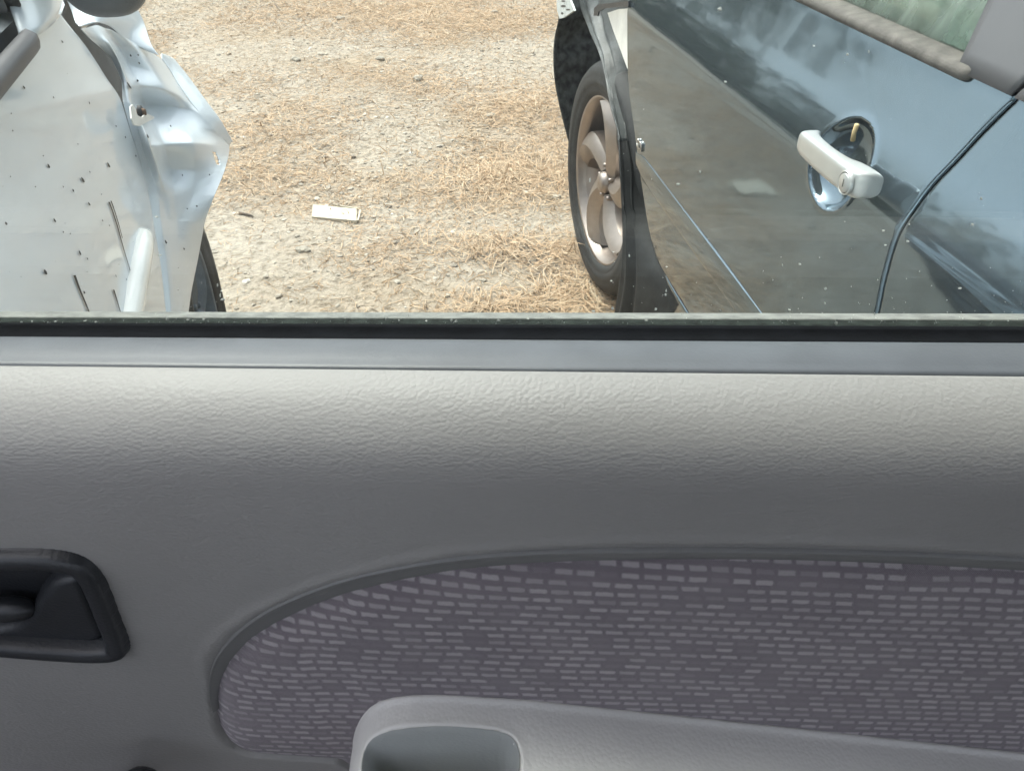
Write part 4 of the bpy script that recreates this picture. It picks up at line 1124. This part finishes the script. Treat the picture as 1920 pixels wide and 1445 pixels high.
fab_px = [(2300, 1100), (1920, 1072), (1700, 1059), (1450, 1051), (1200, 1051), (1000, 1057), (850, 1071), (740, 1091), (650, 1114), (580, 1139), (509, 1175), (461, 1207), (425, 1245), (408, 1280), (403, 1305), (406, 1340), (412, 1368), (424, 1390), (443, 1405), (470, 1414), (541, 1420), (632, 1426), (656, 1419), (664, 1400),
          (664, 1440), (700, 1500), (900, 1520), (1400, 1520), (1920, 1520), (2300, 1530)]
fab = face([(x, y if y > 1350 or x > 600 else y) for x, y in fab_px])
# left side of the outline runs as traced
trace = [(2300, 1100), (1920, 1072), (1700, 1059), (1450, 1051), (1200, 1051), (1000, 1057), (850, 1071), (740, 1091), (650, 1113), (580, 1138), (509, 1172), (461, 1203), (425, 1243), (408, 1278), (402, 1308), (405, 1345), (412, 1372), (424, 1391), (443, 1405), (470, 1414), (541, 1420), (632, 1426), (720, 1480), (900, 1520), (1400, 1520), (1920, 1520), (2300, 1530)]
FAB = face(trace)
sdf = poly_sdf(XX, Z2, FAB)
RAMP = .0095
# the recess lip is wide on top, tight underneath
top_side = sstep(-.02, .03, Z2 - (CAM_H - YF*tan_row(1270)))
rampw = .003 + .0115*top_side
rec = 1 - sstep(0, 1, np.clip(sdf/rampw, 0, 1))
Y2 = YY + (.0075 - .0045*top_side)*rec - .0012*np.exp(-((sdf - rampw - .002)/.003)**2)*top_side
TRIM = (np.stack([XX.ravel(), Y2.ravel(), Z2.ravel()], 1), grid_faces(len(xs_), NV))

# ---- strip along the recess wall, its shade put into a darker colour
def resample(P, n):
    P = np.asarray(P); d = np.concatenate([[0], np.cumsum(np.hypot(*np.diff(P, axis=0).T))]); t = np.linspace(0, d[-1], n)
    return np.stack([smooth_interp(list(zip(d, P[:, k])))(t) for k in (0, 1)], 1)
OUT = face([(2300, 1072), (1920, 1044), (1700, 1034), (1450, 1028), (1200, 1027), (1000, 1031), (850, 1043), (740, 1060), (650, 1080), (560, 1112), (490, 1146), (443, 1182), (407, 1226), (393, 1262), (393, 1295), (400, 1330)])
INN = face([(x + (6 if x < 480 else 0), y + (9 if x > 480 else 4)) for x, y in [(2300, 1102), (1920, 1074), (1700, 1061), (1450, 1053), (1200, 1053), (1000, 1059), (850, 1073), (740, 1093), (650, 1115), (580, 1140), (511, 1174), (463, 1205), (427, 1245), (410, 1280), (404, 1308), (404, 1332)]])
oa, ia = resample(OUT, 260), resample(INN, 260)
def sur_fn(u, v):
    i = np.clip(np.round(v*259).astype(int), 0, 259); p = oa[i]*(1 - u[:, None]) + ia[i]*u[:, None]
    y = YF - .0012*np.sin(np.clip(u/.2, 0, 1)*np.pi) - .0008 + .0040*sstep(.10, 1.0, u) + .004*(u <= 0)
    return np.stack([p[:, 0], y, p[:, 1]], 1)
grid('insert_shade_strip', sur_fn, 16, 260, M['recess_shade'], own)

# ---- padded fabric insert
fx = np.arange(FAB[:, 0].min() - .006, .72, .0022); fz_ = np.arange(FAB[:, 1].min() - .004, FAB[:, 1].max() + .006, .0022)
FX, FZ = np.meshgrid(fx, fz_, indexing='ij'); fs = poly_sdf(FX, FZ, FAB)
puff = np.where(fs < 0, .0105*(1 - np.exp(fs/.009)) , -.003*np.clip(fs/.004, 0, 1))
ztop = FZ - (CAM_H - YF*tan_row(1080))
FY = YF + .0045 - puff - .0006*(vnoise(FX*30, FZ*30) - .5)
Fc = grid_faces(len(fx), len(fz_)); keep = fs.ravel()[Fc].max(1) < .004
fo = fast_mesh('fabric_insert', np.stack([FX.ravel(), FY.ravel(), FZ.ravel()], 1), Fc[keep][:, ::-1], M['fabric'], own)
# weave coordinates: metres along the cloth (arc length down the pad)
dyy = np.abs(np.diff(FY, axis=1, prepend=FY[:, :1])); arcv = np.cumsum(np.hypot(dyy*1.0, .0022), axis=1)
U_ = FX + .05*(FZ - FZ.mean()) ; W_ = arcv + FX*.055 + .002*(vnoise(FX*9, FZ*4) - .5)
uvl = fo.data.uv_layers.new(name='weave'); li = np.zeros(len(fo.data.loops), np.int32); fo.data.loops.foreach_get('vertex_index', li)
uvl.data.foreach_set('uv', np.stack([U_.ravel()[li], W_.ravel()[li]], 1).astype(np.float32).ravel())

# ---- armrest: a shelf with a pull pocket, as a height field over (x, y)
yw = YF + .004
def arm_row(px): return np.interp(px, [560, 640, 654, 660, 664, 670, 680, 695, 715, 740, 775, 820, 864, 1000, 1460, 1920, 2300], [1640, 1520, 1470, 1420, 1385, 1358, 1336, 1318, 1305, 1298, 1293.5, 1292.5, 1294, 1303, 1352, 1402, 1446])
ax_ = np.arange(-.22, .72, .0020); ay_ = np.concatenate([np.arange(.080, YF - .012, .0022), np.arange(YF - .012, yw + .004, .0010)])
# back edge height for each x
pxs = np.linspace(560, 2300, 400); pb = np.array([at_y(p, float(arm_row(p)), YF) for p in pxs])
o_ = np.argsort(pb[:, 0]); zback = np.interp(ax_, pb[o_, 0], pb[o_, 2])
AX, AY = np.meshgrid(ax_, ay_, indexing='ij'); ZB_, _ = np.meshgrid(zback, ay_, indexing='ij')
xl = at_y(662, 1405, YF)[0]
pk_px = [(684, 1600), (682, 1440), (690, 1405), (715, 1382), (770, 1369), (850, 1366), (930, 1373), (962, 1386), (974, 1415), (972, 1460), (968, 1600)]
PK = round_poly([at_z(x, y, float(np.interp(at_y(x, 1300, YF)[0], ax_, zback)))[:2] for x, y in pk_px], 1)
def arm_height(X, Y, Zb):
    t = YF - Y                                        # distance out from the panel
    Z = Zb + .0035*(1 - np.exp(-np.maximum(t, 0)/.003)) - .03*np.maximum(t - .004, 0) - np.where(t < 0, .01, 0)
    Z = Z + .0018*np.exp(-((t - .007)/.003)**2)       # a soft raised bead near the back
    Z = Z - .20*np.clip((xl + .004 + .10*np.maximum(t, 0) - X)/.012, 0, 2)**1.5     # the shelf's left end falls away
    p = poly_sdf(X, Y, PK)                            # pull pocket
    Z = Z - .060*sstep(.001, -.010, p) + .0006*np.exp(-((p - .002)/.003)**2)
    return Z - .22*np.clip((t - .105)/.08, 0, 1)**2   # front roll of the shelf
AZ = arm_height(AX, AY, ZB_)
arm = fast_mesh('armrest', np.stack([AX.ravel(), AY.ravel(), AZ.ravel()], 1), grid_faces(len(ax_), len(ay_), True), M['trim_lit'], own)

# walls of the pull pocket, same plastic with shade painted in
bq = resample(np.vstack([PK, PK[:1]]), 240); cq = PK.mean(0)
def pocket_fn(u, v):
    i = np.clip(np.round(v*239).astype(int), 0, 239); b = bq[i]; d = b - cq; ln = np.hypot(*d.T)[:, None]
    p = b - d/ln*(-.0004 + (ln - .002)*u[:, None]**1.6)
    z = arm_height(p[:, 0], p[:, 1], np.interp(p[:, 0], ax_, zback)) + .0006 + .0040*sstep(.08, .4, u) - .002*(u <= 0)
    return np.stack([p[:, 0], p[:, 1], z], 1)
grid('pocket_shade', pocket_fn, 40, 240, M['pocket'], arm)

# ---- inside door handle: bezel, cup and lever
hb_ = face([(-190, 1040), (-60, 1031), (60, 1029), (118, 1033), (160, 1044), (188, 1068), (205, 1102), (222, 1150), (239, 1192), (243, 1212), (236, 1223), (212, 1229), (160, 1229), (60, 1222), (-60, 1212), (-190, 1205)])
hb_ = round_poly(hb_, 2)
hx = np.arange(hb_[:, 0].min() - .006, hb_[:, 0].max() + .006, .0008); hz = np.arange(hb_[:, 1].min() - .006, hb_[:, 1].max() + .006, .0008)
HX, HZ = np.meshgrid(hx, hz, indexing='ij'); hs = poly_sdf(HX, HZ, hb_); dep = -hs
bw = .0115
rim = .0065*np.sqrt(np.clip(1 - ((dep - bw*.55)/(bw*.62))**2, 0, 1))
cup = .018*sstep(bw*.95, bw*1.5, dep)
HY = YF - rim + cup - .0012 + np.where(hs > 0, hs*.9 + .001, 0)
Fc = grid_faces(len(hx), len(hz)); keep = hs.ravel()[Fc].max(1) < .004
th_ = poly_sdf(TRIM[0][:, 0], TRIM[0][:, 2], hb_); tk = th_[TRIM[1]].max(1) > -.004
trim = fast_mesh('door_trim', TRIM[0], TRIM[1][tk], M['trim'], own)
bez = fast_mesh('door_opener', np.stack([HX.ravel(), HY.ravel(), HZ.ravel()], 1), Fc[keep][:, ::-1], M['blackplastic'], own)
lv = round_poly(face([(78, 1110), (100, 1085), (140, 1072), (158, 1082), (176, 1130), (194, 1178), (196, 1192), (180, 1202), (120, 1206), (40, 1203), (-40, 1198), (-60, 1180), (20, 1176), (62, 1150)], YF + .004), 2)
lx = np.arange(lv[:, 0].min() - .003, lv[:, 0].max() + .003, .0011); lz = np.arange(lv[:, 1].min() - .003, lv[:, 1].max() + .003, .0011)
LX, LZ = np.meshgrid(lx, lz, indexing='ij'); ls = poly_sdf(LX, LZ, lv)
LY = YF + .0075 - .0045*np.sqrt(np.clip(-ls/.004, 0, 1)) + np.where(ls > 0, ls*2, 0) - .003*np.clip((LZ - lz[0])/.05, 0, 1)
Fc = grid_faces(len(lx), len(lz)); keep = ls.ravel()[Fc].max(1) < .003
fast_mesh('lever', np.stack([LX.ravel(), LY.ravel(), LZ.ravel()], 1), Fc[keep][:, ::-1], M['blackplastic'], bez)
kc = at_y(8, 1140, YF + .006)
blob('lock_knob', kc, np.array([.020, 0, 0]), np.array([0, .008, 0]), np.array([0, 0, .008]), M['blackplastic'], bez, 2.2)
# window winder knob peeping in at the bottom edge
wk = at_y(262, 1476, YF - .035)
crank = empty('window_winder', tuple(wk)); crank.parent = own; crank.location = Vector(tuple(wk)) - wloc(own)
lathe('winder_knob', [(0, .014), (.010, .013), (.0135, .008), (.0135, -.006), (.010, -.010), (0, -.010)], wk, (0, -1, 0), M['blackplastic'], crank, 32)
tube('winder_arm', [wk + np.array([0, .006, 0]), wk + np.array([-.02, .018, -.03]), wk + np.array([-.045, .034, -.07])], [.006, .007, .009], M['blackplastic'], crank, 12)

# ---- rest of the shell around the lens: outer skin, pillars, roof, far side
def skin_fn(u, v):
    x = -.62 + 1.34*u; z = .22 + (.882 - .22)*v; y = np.interp(v, [0, .35, .7, .85, .95, 1], [.47, .497, .495, .48, .462, .447])
    return np.stack([x, y, z], 1)
grid('outer_door_skin', skin_fn, 12, 24, M['silver'], own, flip=True, solid=.003)
box('front_lower_pillar', (-.80, .28, .30), (-.625, .46, .93), M['headliner'], own, bevel=.02)
tube('front_pillar', [(-1.2, .36, .90), (-.85, .345, 1.19), (-.47, .315, 1.48)], [.05, .045, .045], M['headliner'], own, 12)
box('rear_pillar', (.725, .28, .30), (.90, .46, 1.49), M['headliner'], own, bevel=.02)
box('roof', (-.45, -1.05, 1.47), (1.35, .34, 1.51), M['headliner'], own, bevel=.02)
box('cabin_floor', (-1.3, -1.2, .24), (1.9, .28, .33), M['carpet'], own)
box('far_door', (-1.3, -1.22, .30), (1.9, -1.16, 1.0), M['seat'], own)
box('rear_door_trim', (.735, .29, .33), (1.9, .42, .95), M['seat'], own, bevel=.02)
box('front_bulkhead', (-1.42, -1.2, .30), (-1.3, .42, .95), M['seat'], own, bevel=.02)
box('tailgate', (1.9, -1.2, .30), (1.98, .42, 1.0), M['seat'], own, bevel=.02)
blob('seat_back', (.70, -.48, .66), np.array([.09, 0, 0]), np.array([0, .24, 0]), np.array([0, 0, .36]), M['seat'], own, 3.5)
blob('seat_cushion', (.36, -.48, .43), np.array([.26, 0, 0]), np.array([0, .25, 0]), np.array([0, 0, .10]), M['seat'], own, 3.5)
wheel(own, (-1.0, .40, .29), (0, 1, 0), (1, 0, 0), .29, .19, .17, M['alloy'])
wheel(own, (1.5, .40, .29), (0, 1, 0), (1, 0, 0), .29, .19, .17, M['alloy'])
